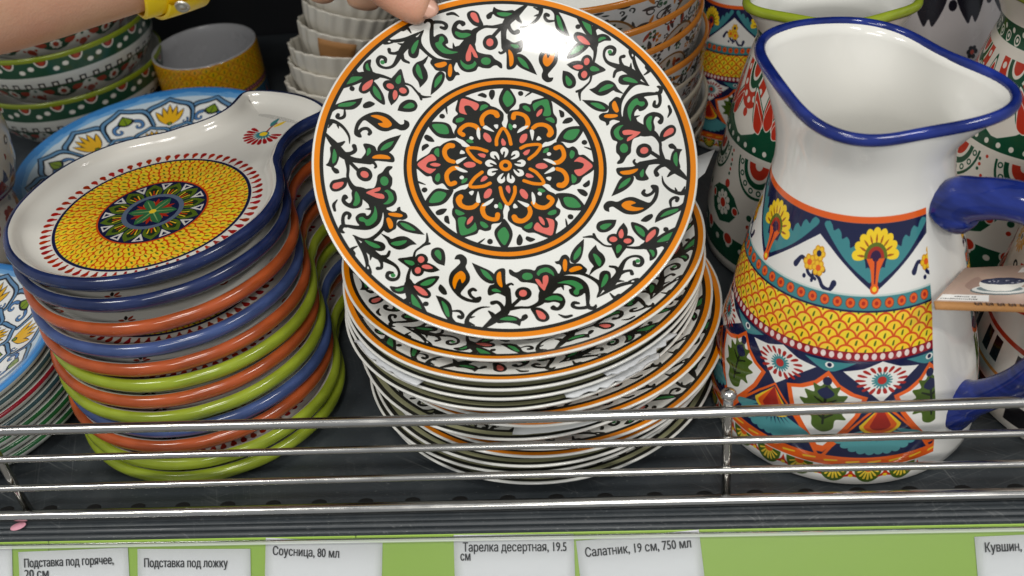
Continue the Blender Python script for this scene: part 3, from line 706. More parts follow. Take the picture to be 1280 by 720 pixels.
# ------------------------------------------------------------------ price rail with tags
TH=math.radians(40); rail_o=empty('price_rail',(0,-.1212,-.0030)); rail_o.rotation_euler=(-TH,0,0)   # local x along, z down is -z, front is -y
tag(rail_o,'lime green price tag rail with clear cover below the shelf edge','price rail')
green=plain('lime_plastic',(.61,.74,.31),.35,0,.05,120)
for x0,x1 in ((-.75,-.2583),(-.2580,-.0906),(-.0903,.75)): box('backing',((x0+x1)/2,.002,-.030),(x1-x0,.003,.062),green,rail_o,.0003)
clear,nt,b=nodes('clear_plastic'); out=nt.nodes['Material Output']
tr=nt.nodes.new('ShaderNodeBsdfTransparent'); tr.inputs[0].default_value=(.97,.98,.97,1); gl=nt.nodes.new('ShaderNodeBsdfGlossy'); gl.inputs['Roughness'].default_value=.09; fr=nt.nodes.new('ShaderNodeFresnel'); fr.inputs[0].default_value=1.5
ms=nt.nodes.new('ShaderNodeMixShader'); nt.links.new(fr.outputs[0],ms.inputs[0]); nt.links.new(tr.outputs[0],ms.inputs[1]); nt.links.new(gl.outputs[0],ms.inputs[2]); nt.links.new(ms.outputs[0],out.inputs[0])
tcx=nt.nodes.new('ShaderNodeTexCoord'); nz=nt.nodes.new('ShaderNodeTexNoise'); nz.inputs['Scale'].default_value=14; mpp=nt.nodes.new('ShaderNodeMapping'); mpp.inputs['Scale'].default_value=(.35,1,2.4); nt.links.new(tcx.outputs['Object'],mpp.inputs[0]); nt.links.new(mpp.outputs[0],nz.inputs[0]); bpn=nt.nodes.new('ShaderNodeBump'); bpn.inputs['Strength'].default_value=.10; bpn.inputs['Distance'].default_value=.004; nt.links.new(nz.outputs[0],bpn.inputs['Height']); nt.links.new(bpn.outputs[0],gl.inputs['Normal']); nt.links.new(bpn.outputs[0],fr.inputs['Normal'])
cov=[(-.0012,.0002),(-.0024,-.0002),(-.0031,-.0008),(-.0030,-.0014),(-.0024,-.0019),(-.0024,-.062),(-.0020,-.062),(-.0020,-.0017),(-.0025,-.0012),(-.0025,-.0009),(-.0021,-.0006),(-.0011,-.0003)]
extrude_x('clear_cover',cov,-.75,.75,clear,rail_o)
lip_sheen,nt,b=nodes('lip_sheen_plastic'); b.inputs['Base Color'].default_value=(.85,.9,.82,1); b.inputs['Roughness'].default_value=.18; b.inputs['Alpha'].default_value=.34
extrude_x('cover_lip_sheen',[(-.0028,-.0006),(-.0034,-.0010),(-.0034,-.0020),(-.0028,-.0024)],-.75,.75,lip_sheen,rail_o)  # whitish lip; the cover's bright reflection band is put into its colour
paper=plain('tag_paper',(.90,.90,.925),.6,0,.05,400); ink=plain('print_ink',(.16,.16,.18),.6)
def text_mesh(name,s,width,mat,parent,loc,rotz=0,weight=.012,height=None):
    cu=bpy.data.curves.new(name,'FONT'); cu.body=s; cu.size=.01; cu.offset=0; cu.resolution_u=3
    o=bpy.data.objects.new(name,cu); C.objects.link(o); bpy.context.view_layer.update()
    me=bpy.data.meshes.new_from_object(o.evaluated_get(bpy.context.evaluated_depsgraph_get())); bpy.data.objects.remove(o)
    v=np.empty(len(me.vertices)*3); me.vertices.foreach_get('co',v); v=v.reshape(-1,3); x0=v[:,0].min(); W_=v[:,0].max()-x0
    v[:,0]=(v[:,0]-x0)*width/W_; v[:,1]*=(height or 1); me.vertices.foreach_set('co',v.ravel())
    bm=bmesh.new(); bm.from_mesh(me)
    seen=set(); bad=[]
    for v0 in bm.verts:      # the font's small Cyrillic en is filled wrongly: rebuild it as two stems and a bar
        if v0 in seen: continue
        comp=[v0]; seen.add(v0)
        for vv in comp:
            for e in vv.link_edges:
                u=e.other_vert(vv)
                if u not in seen: seen.add(u); comp.append(u)
        if len(comp)==12 and len({f for vv in comp for f in vv.link_faces})>10: bad.append(comp)
    for comp in bad:
        X=sorted({round(vv.co.x,7) for vv in comp}); Y=sorted({round(vv.co.y,7) for vv in comp}); bmesh.ops.delete(bm,geom=comp,context='VERTS')
        for x0_,x1_,y0_,y1_ in ((X[0],X[1],Y[0],Y[-1]),(X[-2],X[-1],Y[0],Y[-1]),(X[1],X[-2],Y[1],Y[-2])):
            bm.faces.new([bm.verts.new(c_) for c_ in ((x0_,y0_,0),(x1_,y0_,0),(x1_,y1_,0),(x0_,y1_,0))])
    for q,(dx,dz_) in enumerate(((.00011,.00002),(-.00011,.00004),(0,.00006))):
        e=bmesh.ops.duplicate(bm,geom=bm.faces[:] if q==0 else base)
        if q==0: base=[f for f in bm.faces if f not in set(e['geom'])]
        for vv in [g_ for g_ in e['geom'] if isinstance(g_,bmesh.types.BMVert)]: vv.co+=Vector((dx,.00006 if q==2 else 0,dz_))
    bm.to_mesh(me); bm.free(); me.materials.clear(); me.materials.append(mat); me.update()
    q=bpy.data.objects.new(name,me); C.objects.link(q); q.parent=parent; q.location=loc; q.rotation_euler=(PI/2,rotz,0); return q
def price_tag(x0,x1,z0,tilt,lines,label,dy=0):
    """top left corner x0, z0 down from the rail's top; tilt turns it in its own plane"""
    wd=x1-x0; ty=-.0002-dy; a=empty('price_tag'); 
    M=rail_o.matrix_basis.copy() if False else Matrix.Translation((0,-.1212,-.0030))@Matrix.Rotation(-TH,4,'X')
    a.matrix_world=M@Matrix.Translation((x0,ty,-z0))@Matrix.Rotation(tilt,4,'Y')
    tag(a,label,'price tag','price tags in the rail')
    nx=13; V=[];F=[]; hh=.046
    for zz in (0,-hh):
        for i in range(nx): V.append((wd*i/(nx-1),-.0006*math.sin(PI*i/(nx-1))*.6,zz))
    F=[(i+nx,i+nx+1,i+1,i) for i in range(nx-1)]
    p_=mesh('paper',V,F,paper,parent=a); sm=p_.modifiers.new('thickness','SOLIDIFY'); sm.thickness=.00018
    for s,lx,lz,w_,h_ in lines: text_mesh('lettering',s,w_,ink,a,(lx,-.00075,-lz),0,height=h_)
    return a
price_tag(-.325,-.2786,.0004,0,[],'price tag cut off by the left edge of the photo')
price_tag(-.2750,-.2135,.0045,-.024,[('Подставка под горячее,',.0035,.0082,.0500,.64),('20 см',.0035,.0138,.0134,.64)],'white price tag reading hot-dish stand 20 cm, in Russian')
price_tag(-.2082,-.1466,.0039,.016,[('Подставка под ложку',.0040,.0094,.0455,.64)],'white price tag reading spoon rest, in Russian')
price_tag(-.1382,-.0763,-.0006,.058,[('Соусница, 80 мл',.0042,.0085,.0352,.64)],'white price tag reading sauce boat 80 ml, in Russian, tucked up high',-.0003)
price_tag(-.0393,.0218,-.0004,.010,[('Тарелка десертная, 19.5',.0048,.0083,.0525,.64),('см',.0034,.0128,.0050,.64)],'white price tag reading dessert plate 19.5 cm, in Russian')
price_tag(.0228,.0840,.0037,-.074,[('Салатник, 19 см, 750 мл',.0040,.0082,.0525,.64)],'tilted white price tag reading salad bowl 19 cm 750 ml, in Russian')
price_tag(.2144,.2758,.0050,-.03,[('Кувшин,',.0043,.0074,.0166,.64)],'white price tag reading jug, in Russian, at the far right')
pk=lathe('round_sticker',[(.0001,.0004),(.0040,.0003),(.0042,0)],plain('pink_paper',(.80,.56,.62),.6),seg=20); pk.location=(-.2778,-.1122,.0002); pk.scale=(1,.62,1); pk.rotation_euler=(0,0,.4); tag(pk,'small pink round sticker on the ribbed shelf edge','sticker')
# ------------------------------------------------------------------ dessert plates
IM={}
def img(fn,*a):
    k=fn.__name__+str(a)
    if k not in IM: IM[k]=image(fn(*a),k)
    return IM[k]
white=ceramic('white_glaze',(.86,.86,.84),rough=.10); white_rough=ceramic('foot_bisque',(.72,.70,.66),rough=.55)
plate_or=ceramic('plate_print_orange',img=img(dessert,True),rough=.11,bump=.05,bscale=30); plate_gr=ceramic('plate_print_olive',img=img(dessert,False),rough=.09,bump=.05,bscale=30)
def dz(r): t=min(max((r-.056)/.0415,0),1); return -.0104+.0104*(.3*t+.7*(3*t*t-2*t**3))
PR=[(.0001,-.0120),(.044,-.0120),(.0455,-.0142),(.048,-.0142),(.0495,-.0128),(.060,-.0122)]
for r in (.068,.076,.084,.090,.0945): PR.append((r,dz(r)-.0032))
PR+=[(.0968,-.0016),(.0975,-.0006),(.0976,.0000),(.0972,.0004),(.0966,.0003)]
for r in (.0945,.091,.087,.082,.076,.070,.064,.058,.052,.040,.025,.010,.0001): PR.append((r,dz(r)))
PMI=[2]*5+[0]*10+[1]*(len(PR)-1-15)
plates={}
def make_plate(kind):
    m=plate_or if kind=='orange' else plate_gr
    if kind in plates:
        o=plates[kind].copy(); C.objects.link(o); return o
    o=lathe('dessert_plate',PR,[white,m,white_rough],PMI,seg=128,uvk=.100); plates[kind]=o; return o
held=make_plate('orange')
a=Vector((0.98580588,0.0866981,-0.14377136)); b_=Vector((0,.856332,.516426)); n=Vector((0.16788914,-0.5090963,0.84417664)); c=Vector((-0.00377758,-0.00301137,0.14732918)); b_=n.cross(a)
held.matrix_world=Matrix(((a.x,b_.x,n.x,c.x),(a.y,b_.y,n.y,c.y),(a.z,b_.z,n.z,c.z),(0,0,0,1)))
tag(held,'dessert plate with orange rim and black green floral pattern held up by the hand','plate','dessert plates')
stack=[ # bottom to top: kind, x, y, rim z, tilt x, tilt y (deg), spin, label
 ('olive',.004,-.0055,.0142,0,0,.3,'olive rimmed dessert plate at the very bottom of the middle stack, on the shelf'),
 ('olive',.000,-.0035,.0200,.2,.3,1.1,'olive rimmed dessert plate second from the bottom of the middle stack'),
 ('olive',.003,-.0050,.0262,0,.2,2.0,'olive rimmed dessert plate third from the bottom, under the lower pair of orange rims'),
 ('orange',.007,-.0040,.0325,.3,-.2,.6,'orange rimmed dessert plate, lowest of the orange ones in the middle stack'),
 ('orange',.009,-.0050,.0388,.2,-.4,2.7,'orange rimmed dessert plate just below the big white sticker'),
 ('olive',-.001,-.0040,.0455,.6,.5,1.6,'olive rimmed dessert plate carrying the big white sticker'),
 ('orange',.007,-.0035,.0535,.3,-.3,.2,'orange rimmed dessert plate right above the big white sticker'),
 ('orange',.002,-.0030,.0595,.2,.2,1.9,'orange rimmed dessert plate mid stack, under three olive rims'),
 ('olive',-.005,-.0045,.0660,.2,.7,2.4,'olive rimmed dessert plate, lowest of the upper three olive ones'),
 ('olive',-.004,-.0035,.0722,.3,.6,.9,'olive rimmed dessert plate, middle of the upper three olive ones'),
 ('olive',-.003,-.0040,.0785,.2,.6,3.0,'olive rimmed dessert plate directly below the two top orange ones'),
 ('orange',-.002,-.0050,.0858,.5,.4,1.3,'orange rimmed dessert plate second from the top of the middle stack'),
 ('orange',-.0018,.0005,.0945,.9,.4,.35,'orange rimmed dessert plate on top of the middle stack, under the held plate')]
for kind,x,y,z,tx,ty,sp,lb in stack:
    o=make_plate(kind); o.matrix_world=Matrix.Translation((x,y,z))@Matrix.Rotation(math.radians(tx),4,'X')@Matrix.Rotation(math.radians(-ty),4,'Y')@Matrix.Rotation(sp,4,'Z')
    tag(o,lb,'plate','dessert plates')
# paper and foam slips between the plates
paper2=plain('sticker_paper',(.80,.81,.81),.55,0,.25,160); foam=plain('foam_slip',(.78,.79,.80),.5,0,.6,320)
def slip(name,P,mat,label,cat,th=.0004,group=None):
    """P: rows of points"""
    nu=len(P[0]); V=[p for r in P for p in r]; F=grid_faces(nu,len(P),False)
    o=mesh(name,V,F,mat); m=o.modifiers.new('thickness','SOLIDIFY'); m.thickness=th; m.offset=0
    tag(o,label,cat,group); return o
def arc_slip(cx,cy,a0,a1,r0,r1,z0,z1,n=14,jag=0.,rows=4):
    R=random.Random(int(abs(a0)*100)); P=[]
    for j in range(rows):
        t=j/(rows-1); row=[]
        for i in range(n):
            a=math.radians(a0+(a1-a0)*i/(n-1)); r=r0+(r1-r0)*t+(R.uniform(-jag,jag) if j==rows-1 else 0); row.append((cx+r*math.cos(a),cy+r*math.sin(a),z0+(z1-z0)*t+R.uniform(-.0002,.0002)))
        P.append(row)
    return P
slip('price_sticker',arc_slip(0,-.004,-93,-48,.070,.0968,.0402,.0478),paper2,'large white paper sticker on the olive plate in the lower stack','sticker')
slip('foam_slip',arc_slip(-.004,-.004,-74,-42,.086,.0985,.0655,.0690,20,.0012),foam,'crumpled white foam slip at the right front between olive plates','foam slip',.0008,'foam slips between the plates')
slip('foam_slip',arc_slip(-.003,-.004,-62,-36,.088,.0985,.0712,.0752,20,.0012),foam,'narrow white foam slip above the crumpled one, right side of stack','foam slip',.0008,'foam slips between the plates')
slip('foam_slip',arc_slip(-.003,-.004,-148,-118,.088,.0985,.0705,.0745,16,.0015),foam,'white foam slip at the left front edge of the plate stack','foam slip',.0008,'foam slips between the plates')
slip('paper_slip',[[(.078,.050,.101),(.1055,.058,.107)],[(.084,.024,.101),(.0985,.039,.104)]],paper2,'white paper corner sticking out right behind the held plate','paper slip')
# ------------------------------------------------------------------ spoon rests with a handle
HALF=[(-78,0),(-76,17),(-70,35),(-60,51),(-50,61),(-37,70),(-22,76),(-7,79),(8,79),(21,76),(33,71),(43,64),(52,55),(60,46),(67,41.5),(75,36.5),(84,33.2),(92,32),(100,32.6),(108,35),(114,36.2),(120,33),(124.5,22),(126.6,10),(127,0)]
OUT=np.array(HALF+[(u,-v) for u,v in HALF[-2:0:-1]],float); OUT=spline(OUT,True,3)[::-1]   # counter clockwise
dt=np.roll(OUT,-1,0)-np.roll(OUT,1,0); dt/=np.hypot(*dt.T)[:,None]; NIN=np.column_stack([-dt[:,1],dt[:,0]])
if np.mean((NIN*(OUT-OUT.mean(0))).sum(1))>0: NIN=-NIN
DPROF=[(17,-11.5,2),(15,-11.8,2),(13,-11.2,1),(7,-10.2,1),(3.2,-8.5,1),(.9,-6.3,1),(0,-4.0,1),(.1,-2.0,1),(1.1,-.5,1),(2.6,.2,1),(3.9,.05,1),(5.6,-.9,0),(6.8,-3.0,0),(8.4,-5.6,0),(11.5,-7.8,0),(17,-8.9,0)]
def dish_mesh(name,mats):
    n=len(OUT); V=[];UV=[];F=[];M=[]
    wob=sum(np.sin(np.arange(n)/n*2*PI*k+ph)*am for k,ph,am in ((2,1.,.35),(3,2.2,.30),(5,.4,.22),(9,3.,.12),(14,1.3,.08)))
    for o,z,_ in DPROF:
        P=OUT+NIN*(o+wob*.9)[:,None]
        V+=[(x*.001,y*.001,(z+(w_*.6 if z>-7 and o<8 else 0))*.001) for (x,y),w_ in zip(P,np.roll(wob,9))]
    nr=len(DPROF); F=grid_faces(n,nr); M=[DPROF[j+1][2] if DPROF[j+1][2]!=0 else 0 for j in range(nr-1) for i in range(n)]
    F+=[tuple(range(n))[::-1],tuple(range((nr-1)*n,nr*n))]; M+=[2,0]
    for f in F:
        for k in f: UV.append(((V[k][0]*1000+90)/233.3,(V[k][1]*1000+90)/180))
    return V,F,M,UV
V_,F_,M_,UV_=dish_mesh('d',None)
dish_print=[ceramic('dish_print_scales',img=img(dish,0),rough=.10,bump=.06,bscale=30),ceramic('dish_print_florets',img=img(dish,1),rough=.10,bump=.06,bscale=30)]
glaze=dict(navy=ceramic('navy_glaze',(.085,.14,.30),rough=.13,mottle=.5,bump=.12),slate=ceramic('slate_blue_glaze',(.22,.29,.47),rough=.13,mottle=.35,bump=.12),orange=ceramic('orange_glaze',(.62,.28,.115),rough=.13,mottle=.30,bump=.12),lime=ceramic('lime_glaze',(.53,.59,.14),rough=.13,mottle=.22,bump=.12))
cache={}
def make_dish(col,pat):
    """a spoon rest: the bowl with its print is the thing's body, the coloured rim and underside a part"""
    r=empty('spoon_rest')
    for part,keep in (('bowl',(0,)),('rim',(1,)),('foot',(2,))):
        key=(part,col if part=='rim' else pat if part=='bowl' else 0)
        if key in cache: o=cache[key].copy(); C.objects.link(o)
        else:
            F=[f for f,m in zip(F_,M_) if m in keep]; used=sorted({k for f in F for k in f}); ix={k:i for i,k in enumerate(used)}
            UV=[]; 
            for f in F:
                for k in f: UV.append(((V_[k][0]*1000+90)/233.3,(V_[k][1]*1000+90)/180))
            o=mesh(part,[V_[k] for k in used],[tuple(ix[k] for k in f) for f in F],dish_print[pat] if part=='bowl' else glaze[col] if part=='rim' else white_rough,uv=UV); cache[key]=o
        o.parent=r
    return r
zs=[0,9.1,18.3,27.,35.6,44.4,53,62.8,73,86.5,100.2,111.5]
cols=['lime','lime','orange','slate','lime','orange','lime','orange','slate','orange','navy','navy']
pats=[1,0,1,0,1,1,0,1,0,1,1,0]
dl=['lime spoon rest at the very bottom of the handled stack, on the shelf','lime spoon rest second from the bottom of the handled stack','orange spoon rest, lowest of the orange ones','slate blue spoon rest, lowest of the blue ones, between lime and orange','lime spoon rest just above the lowest slate blue one','orange spoon rest between two lime ones mid stack','lime spoon rest, topmost of the lime ones','orange spoon rest between the slate blue and the top lime one','slate blue spoon rest with orange ones directly above and below','orange spoon rest, topmost of the orange ones','navy spoon rest second from the top of the handled stack','navy rimmed spoon rest on top, yellow scale medallion and handle flower']
jx=[0,1,-1.5,1,0,-1,1.5,0,-1,1,.5,0]; jy=[0,-1,.5,1,-1,0,1,-.5,.5,-1,-.5,0]
for i in range(12):
    t=i/11; o=make_dish(cols[i],pats[i]); az=62+[2,-1,1.5,-1,2,0,-2,1,-1,1,-1,0][i]
    tilt=[0,0,.4,.2,.5,.3,.6,.4,.3,1.2,.6,.8][i]
    o.matrix_world=Matrix.Translation((-.1922-.0164*t+jx[i]*.0008,-.0138+.029*t+jy[i]*.0008,.0128+zs[i]*.001))@Matrix.Rotation(math.radians(-tilt),4,'Y')@Matrix.Rotation(math.radians(az),4,'Z')
    tag(o,dl[i],'spoon rest','handled spoon rests in the left stack')
# joints and corners, metres
ARM=[((-0.3294, -0.0754, 0.2893), 0.043),((-0.2852, -0.0619, 0.2818), 0.0415),((-0.242, -0.0479, 0.2752), 0.0385),((-0.2061, -0.0272, 0.2704), 0.0358),((-0.1757, -0.0115, 0.2683), (0.032, 0.03)),((-0.1495, 0.0018, 0.264), (0.0285, 0.025)),((-0.1321, 0.0192, 0.2667), (0.031, 0.023))]
FINGERS=[[((-0.1115, 0.039, 0.2636), 0.0165), ((-0.0953, 0.06, 0.2464), 0.0128), ((-0.076, 0.0629, 0.2253), 0.0116), ((-0.0614, 0.062, 0.2115), 0.0114), ((-0.0502, 0.0605, 0.2033), 0.0108), ((-0.0427, 0.0604, 0.1992), 0.009)],[((-0.1085, 0.0565, 0.2691), 0.0135), ((-0.0934, 0.0862, 0.2552), 0.0105), ((-0.0822, 0.1031, 0.2256), 0.0098), ((-0.0837, 0.0927, 0.1994), 0.0102), ((-0.086, 0.0882, 0.1907), 0.0104)],[((-0.1105, 0.0549, 0.2756), 0.0135), ((-0.1076, 0.0884, 0.2607), 0.0105), ((-0.1037, 0.1052, 0.2324), 0.0098), ((-0.1068, 0.098, 0.2074), 0.01), ((-0.1102, 0.0907, 0.1953), 0.0102)],[((-0.1144, 0.0519, 0.2807), 0.0125), ((-0.1202, 0.085, 0.267), 0.0098), ((-0.1185, 0.0988, 0.2434), 0.0086), ((-0.123, 0.1035, 0.2257), 0.0078), ((-0.1272, 0.1005, 0.2145), 0.0066)],[((-0.1192, 0.0445, 0.2853), 0.0115), ((-0.1271, 0.0716, 0.2757), 0.0085), ((-0.1276, 0.0832, 0.2579), 0.0074), ((-0.1322, 0.0873, 0.2443), 0.0066), ((-0.1364, 0.0869, 0.2348), 0.0056)]]
NAIL=((-0.0427, 0.0604, 0.1992),(-0.0614, 0.062, 0.2115),(0.171, -0.707, 0.699),.0125,.0115,.0080)
BAND=[(((-0.1628, -0.0068, 0.2669),(-0.1501, 0.0026, 0.2668)),(.0292,.0275),.0250),(((-0.1596, -0.005, 0.2671),(-0.1468, 0.0047, 0.2672)),(.0298,.0280),.0210)]
SNAP=((-0.1337, -0.033, 0.2508),(0.014, -1.009, -0.48))
CARD=[(0.21, -0.0604, 0.1072),(0.2576, -0.0519, 0.1008),(0.2493, -0.0795, 0.0981),(0.1904, -0.0851, 0.1086),(0.249, -0.0821, 0.0956),(0.1908, -0.0879, 0.1058)]
CORD=[(0.2445, -0.0579, 0.1037),(0.245, -0.0583, 0.1195),(0.2463, -0.0579, 0.128),(0.2542, -0.0537, 0.1156),(0.2501, -0.0547, 0.1019)]
# ------------------------------------------------------------------ blue patterned plates
SP=[(.0001,-.016),(.050,-.016),(.052,-.018),(.056,-.018),(.058,-.0165),(.075,-.010),(.090,-.0052),(.0965,-.0022),(.0992,-.0006),(.1,.0004),(.0990,.0010),(.097,.0004),(.090,-.0030),(.080,-.0075),(.070,-.0115),(.060,-.0135),(.050,-.014),(.030,-.014),(.0001,-.014)]
blue_print=ceramic('blue_plate_print',img=img(blueplate),rough=.10,bump=.06,bscale=30); skyb=ceramic('sky_blue_edge',(.28,.55,.80),rough=.12,mottle=.15)
grey_white=ceramic('grey_white_glaze',(.74,.75,.73),rough=.2); crim=ceramic('crimson_edge',(.50,.07,.14),rough=.15); dgreen=ceramic('green_edge',(.10,.33,.17),rough=.15); dteal=ceramic('teal_edge',(.16,.26,.28),rough=.15)
def blue_plate_obj(scale,edge,label,loc,spin,group,under=None,top=None,prof=None):
    mi=[2]*4+[0]*4+[3]*2+[1]*(len(SP)-1-10)
    o=lathe('dinner_plate',[(r*scale,z*scale) for r,z in (prof or SP)],[under or grey_white,top or blue_print,white_rough,edge],mi,seg=112,uvk=.1*scale); o.location=loc; o.rotation_euler=(0,0,spin); tag(o,label,'plate',group); return o
g='blue patterned plates behind the spoon rests'
nm=['bottom','second from the bottom','third from the bottom','topmost']
for i in range(4): blue_plate_obj(1.,skyb,'sky blue rimmed plate with yellow flowers, %s behind the spoon rests'%nm[i],(-.2918+.0015*(i%2),.197-.001*i,.019+.0105*i),.25+.8*i,g)
g='plates in the low stack at the left edge'
LPR=[(.0001,-.016),(.056,-.016),(.058,-.018),(.062,-.018),(.064,-.0168),(.080,-.0150),(.092,-.0105),(.098,-.0050),(.1000,-.0012)]+[(r-.0006 if r>.096 else r,z) for r,z in SP[9:]]
LP=[(dgreen,'bottom plate with green printed edge in the low left stack'),(dgreen,'green lined plate second from the bottom in the low left stack'),(dgreen,'green lined plate third from the bottom in the low left stack'),(dteal,'grey plate with dark teal line below the crimson one'),(crim,'plate with broad crimson edge in the low left stack'),(dteal,'grey plate with dark line just above the crimson one'),(skyb,'sky blue rimmed plate with yellow flowers on top of the low left stack')]
for i,(e,lb) in enumerate(LP): blue_plate_obj(.83,e,lb,(-.351-.0014*i,-.020-.0012*i,.0162+.0068*i),.5*i,g,top=None if i==6 else grey_white,prof=LPR)
# ------------------------------------------------------------------ jugs
JP=[(.0001,0),(.062,0),(.0672,.0006),(.0692,.003),(.0696,.008),(.0692,.016),(.0680,.028),(.0665,.038),(.0648,.048),(.0626,.057),(.0602,.066),(.0576,.078),(.0548,.092),(.0525,.102),(.0500,.111),(.0470,.121),(.0445,.130),(.0422,.142),(.0405,.150),(.040,.157),(.0402,.163)]
def rim_curve(l):
    f=l-math.radians(22); return .0485+.0014*math.cos(f)+.0024*math.cos(2*f)+.0024*math.cos(3*f)+.0030*math.cos(4*f)+.0042*max(0,math.cos(f))**16+.0018*max(0,-math.cos(f))**20-.0006,.1931-.008*math.cos(f)+.0025*math.cos(2*f)+.0029*math.sin(f)
def make_jug(rim_mat,print_mat,label,loc,rz,body_in=white,neck=1.):
    nk=lambda z: z if z<.128 else .128+(z-.128)*neck
    t=empty('jug',loc,rz); seg=120; V=[];UV=[];F=[];M=[]; rows=[]
    for r,z in JP: rows.append([(r*math.cos(2*PI*i/seg),r*math.sin(2*PI*i/seg),nk(z)) for i in range(seg)])
    for k in range(1,9):
        s=k/8; row=[]
        for i in range(seg):
            l=2*PI*i/seg; R,Z=rim_curve(l); e=s*s*(3-2*s)*.35+s**1.6*.65; r=.0402+(R-.0402)*e; z=nk(.163+(Z-.163)*s); row.append((r*math.cos(l),r*math.sin(l),z))
        rows.append(row)
    nout=len(rows)
    for k in range(7):
        s=1-k/7; row=[]
        for i in range(seg):
            l=2*PI*i/seg; R,Z=rim_curve(l); e=s*s*(3-2*s)*.35+s**1.6*.65; r=.0402+(R-.0402)*e-.0042; z=nk(.163+(Z-.163)*s)+(.0006 if k==0 else 0); row.append((r*math.cos(l),r*math.sin(l),z))
        rows.append(row)
    for r,z in JP[::-1][1:-4]: rows.append([((r-.0044)*math.cos(2*PI*i/seg),(r-.0044)*math.sin(2*PI*i/seg),nk(z)+.002) for i in range(seg)])
    rows.append([(.0001*math.cos(2*PI*i/seg),.0001*math.sin(2*PI*i/seg),.008) for i in range(seg)])
    for r in rows: V+=r
    F=grid_faces(seg,len(rows))
    for j in range(len(rows)-1):
        for i in range(seg):
            M.append(0 if j<nout-1 else 1)
            for ii,jj in ((i,j),(i+1,j),(i+1,j+1),(i,j+1)): UV.append((ii/seg,(rows[jj][ii%seg][2]*1000+5)/205))
    mesh('body',V,F,[print_mat,body_in],M,UV,t)
    P=[];
    for i in range(120):
        l=2*PI*i/120; R,Z=rim_curve(l); P.append(((R-.0017)*math.cos(l),(R-.0017)*math.sin(l),nk(Z)))
    tube('rim',P,.0029,rim_mat,t,14,True,.85)
    H=[(.0445,.1395,.0125),(.0468,.1428,.0126),(.0500,.1468,.0113),(.0560,.1500,.0098),(.0680,.1545,.0090),(.0820,.1555,.0088),(.0950,.1490,.0088),(.1040,.1350,.0084),(.1070,.1150,.0080),(.1040,.0900,.0076),(.0925,.0660,.0074),(.0830,.0520,.0076),(.0745,.0425,.0084),(.0700,.0385,.0098),(.0670,.0355,.0118),(.0630,.0325,.0150)]
    H2=spline(np.array(H),False,4); P=[(r,0,nk(z)) for r,z,_ in H2]; h=tube('handle',P,[q for _,_,q in H2],rim_mat,t,20,False,1.0,up=None)
    # squash the handle's section: broad sideways, thin through
    me=h.data
    return tag(t,label,'jug','ceramic jugs') and t
navy_rim=ceramic('cobalt_glaze',(.055,.135,.42),rough=.09,mottle=.6,bump=.22,bscale=60); lime_rim=glaze['lime']; jug_white=ceramic('jug_inside_white',(.87,.865,.84),rough=.09,bump=.10,bscale=22)
jm=ceramic('jug_print_talavera',img=img(jug_main),rough=.10,bump=.07,bscale=22)
jg=ceramic('jug_print_green',img=img(jug_green),rough=.14,bump=.08,bscale=22); jf=ceramic('jug_print_flower',img=img(jug_flower),rough=.14,bump=.08); jd=ceramic('jug_print_dark',img=img(jug_dark),rough=.2)
RZ=math.radians
make_jug(navy_rim,jm,'big white jug with cobalt rim and handle and a yellow scale band, at the front',(.1662,-.0291,0),RZ(-42.5),jug_white)
make_jug(lime_rim,jg,'white jug with lime rim and red green pattern right behind the cobalt rimmed one',(.175,.121,0),RZ(66),neck=.56)
make_jug(lime_rim,jg,'red green patterned jug with lime rim behind the big handle at the right edge',(.309,.112,0),RZ(35),neck=.56)
make_jug(lime_rim,jf,'white jug with orange flowers and black blocks at the right edge, seen through the handle',(.3045,-.0268,0),RZ(-10))
dk=ceramic('dark_glaze',(.06,.07,.12),rough=.15)
make_jug(dk,jd,'grey jug with dark zigzag collar and red dots far back between two lime rimmed jugs',(.268,.262,0),RZ(60))
mini=make_jug(navy_rim,jm,'small yellow and teal patterned jug in the dark behind the bowl stack',(.146,.275,0),RZ(100)); mini.scale=(.74,.74,.74)
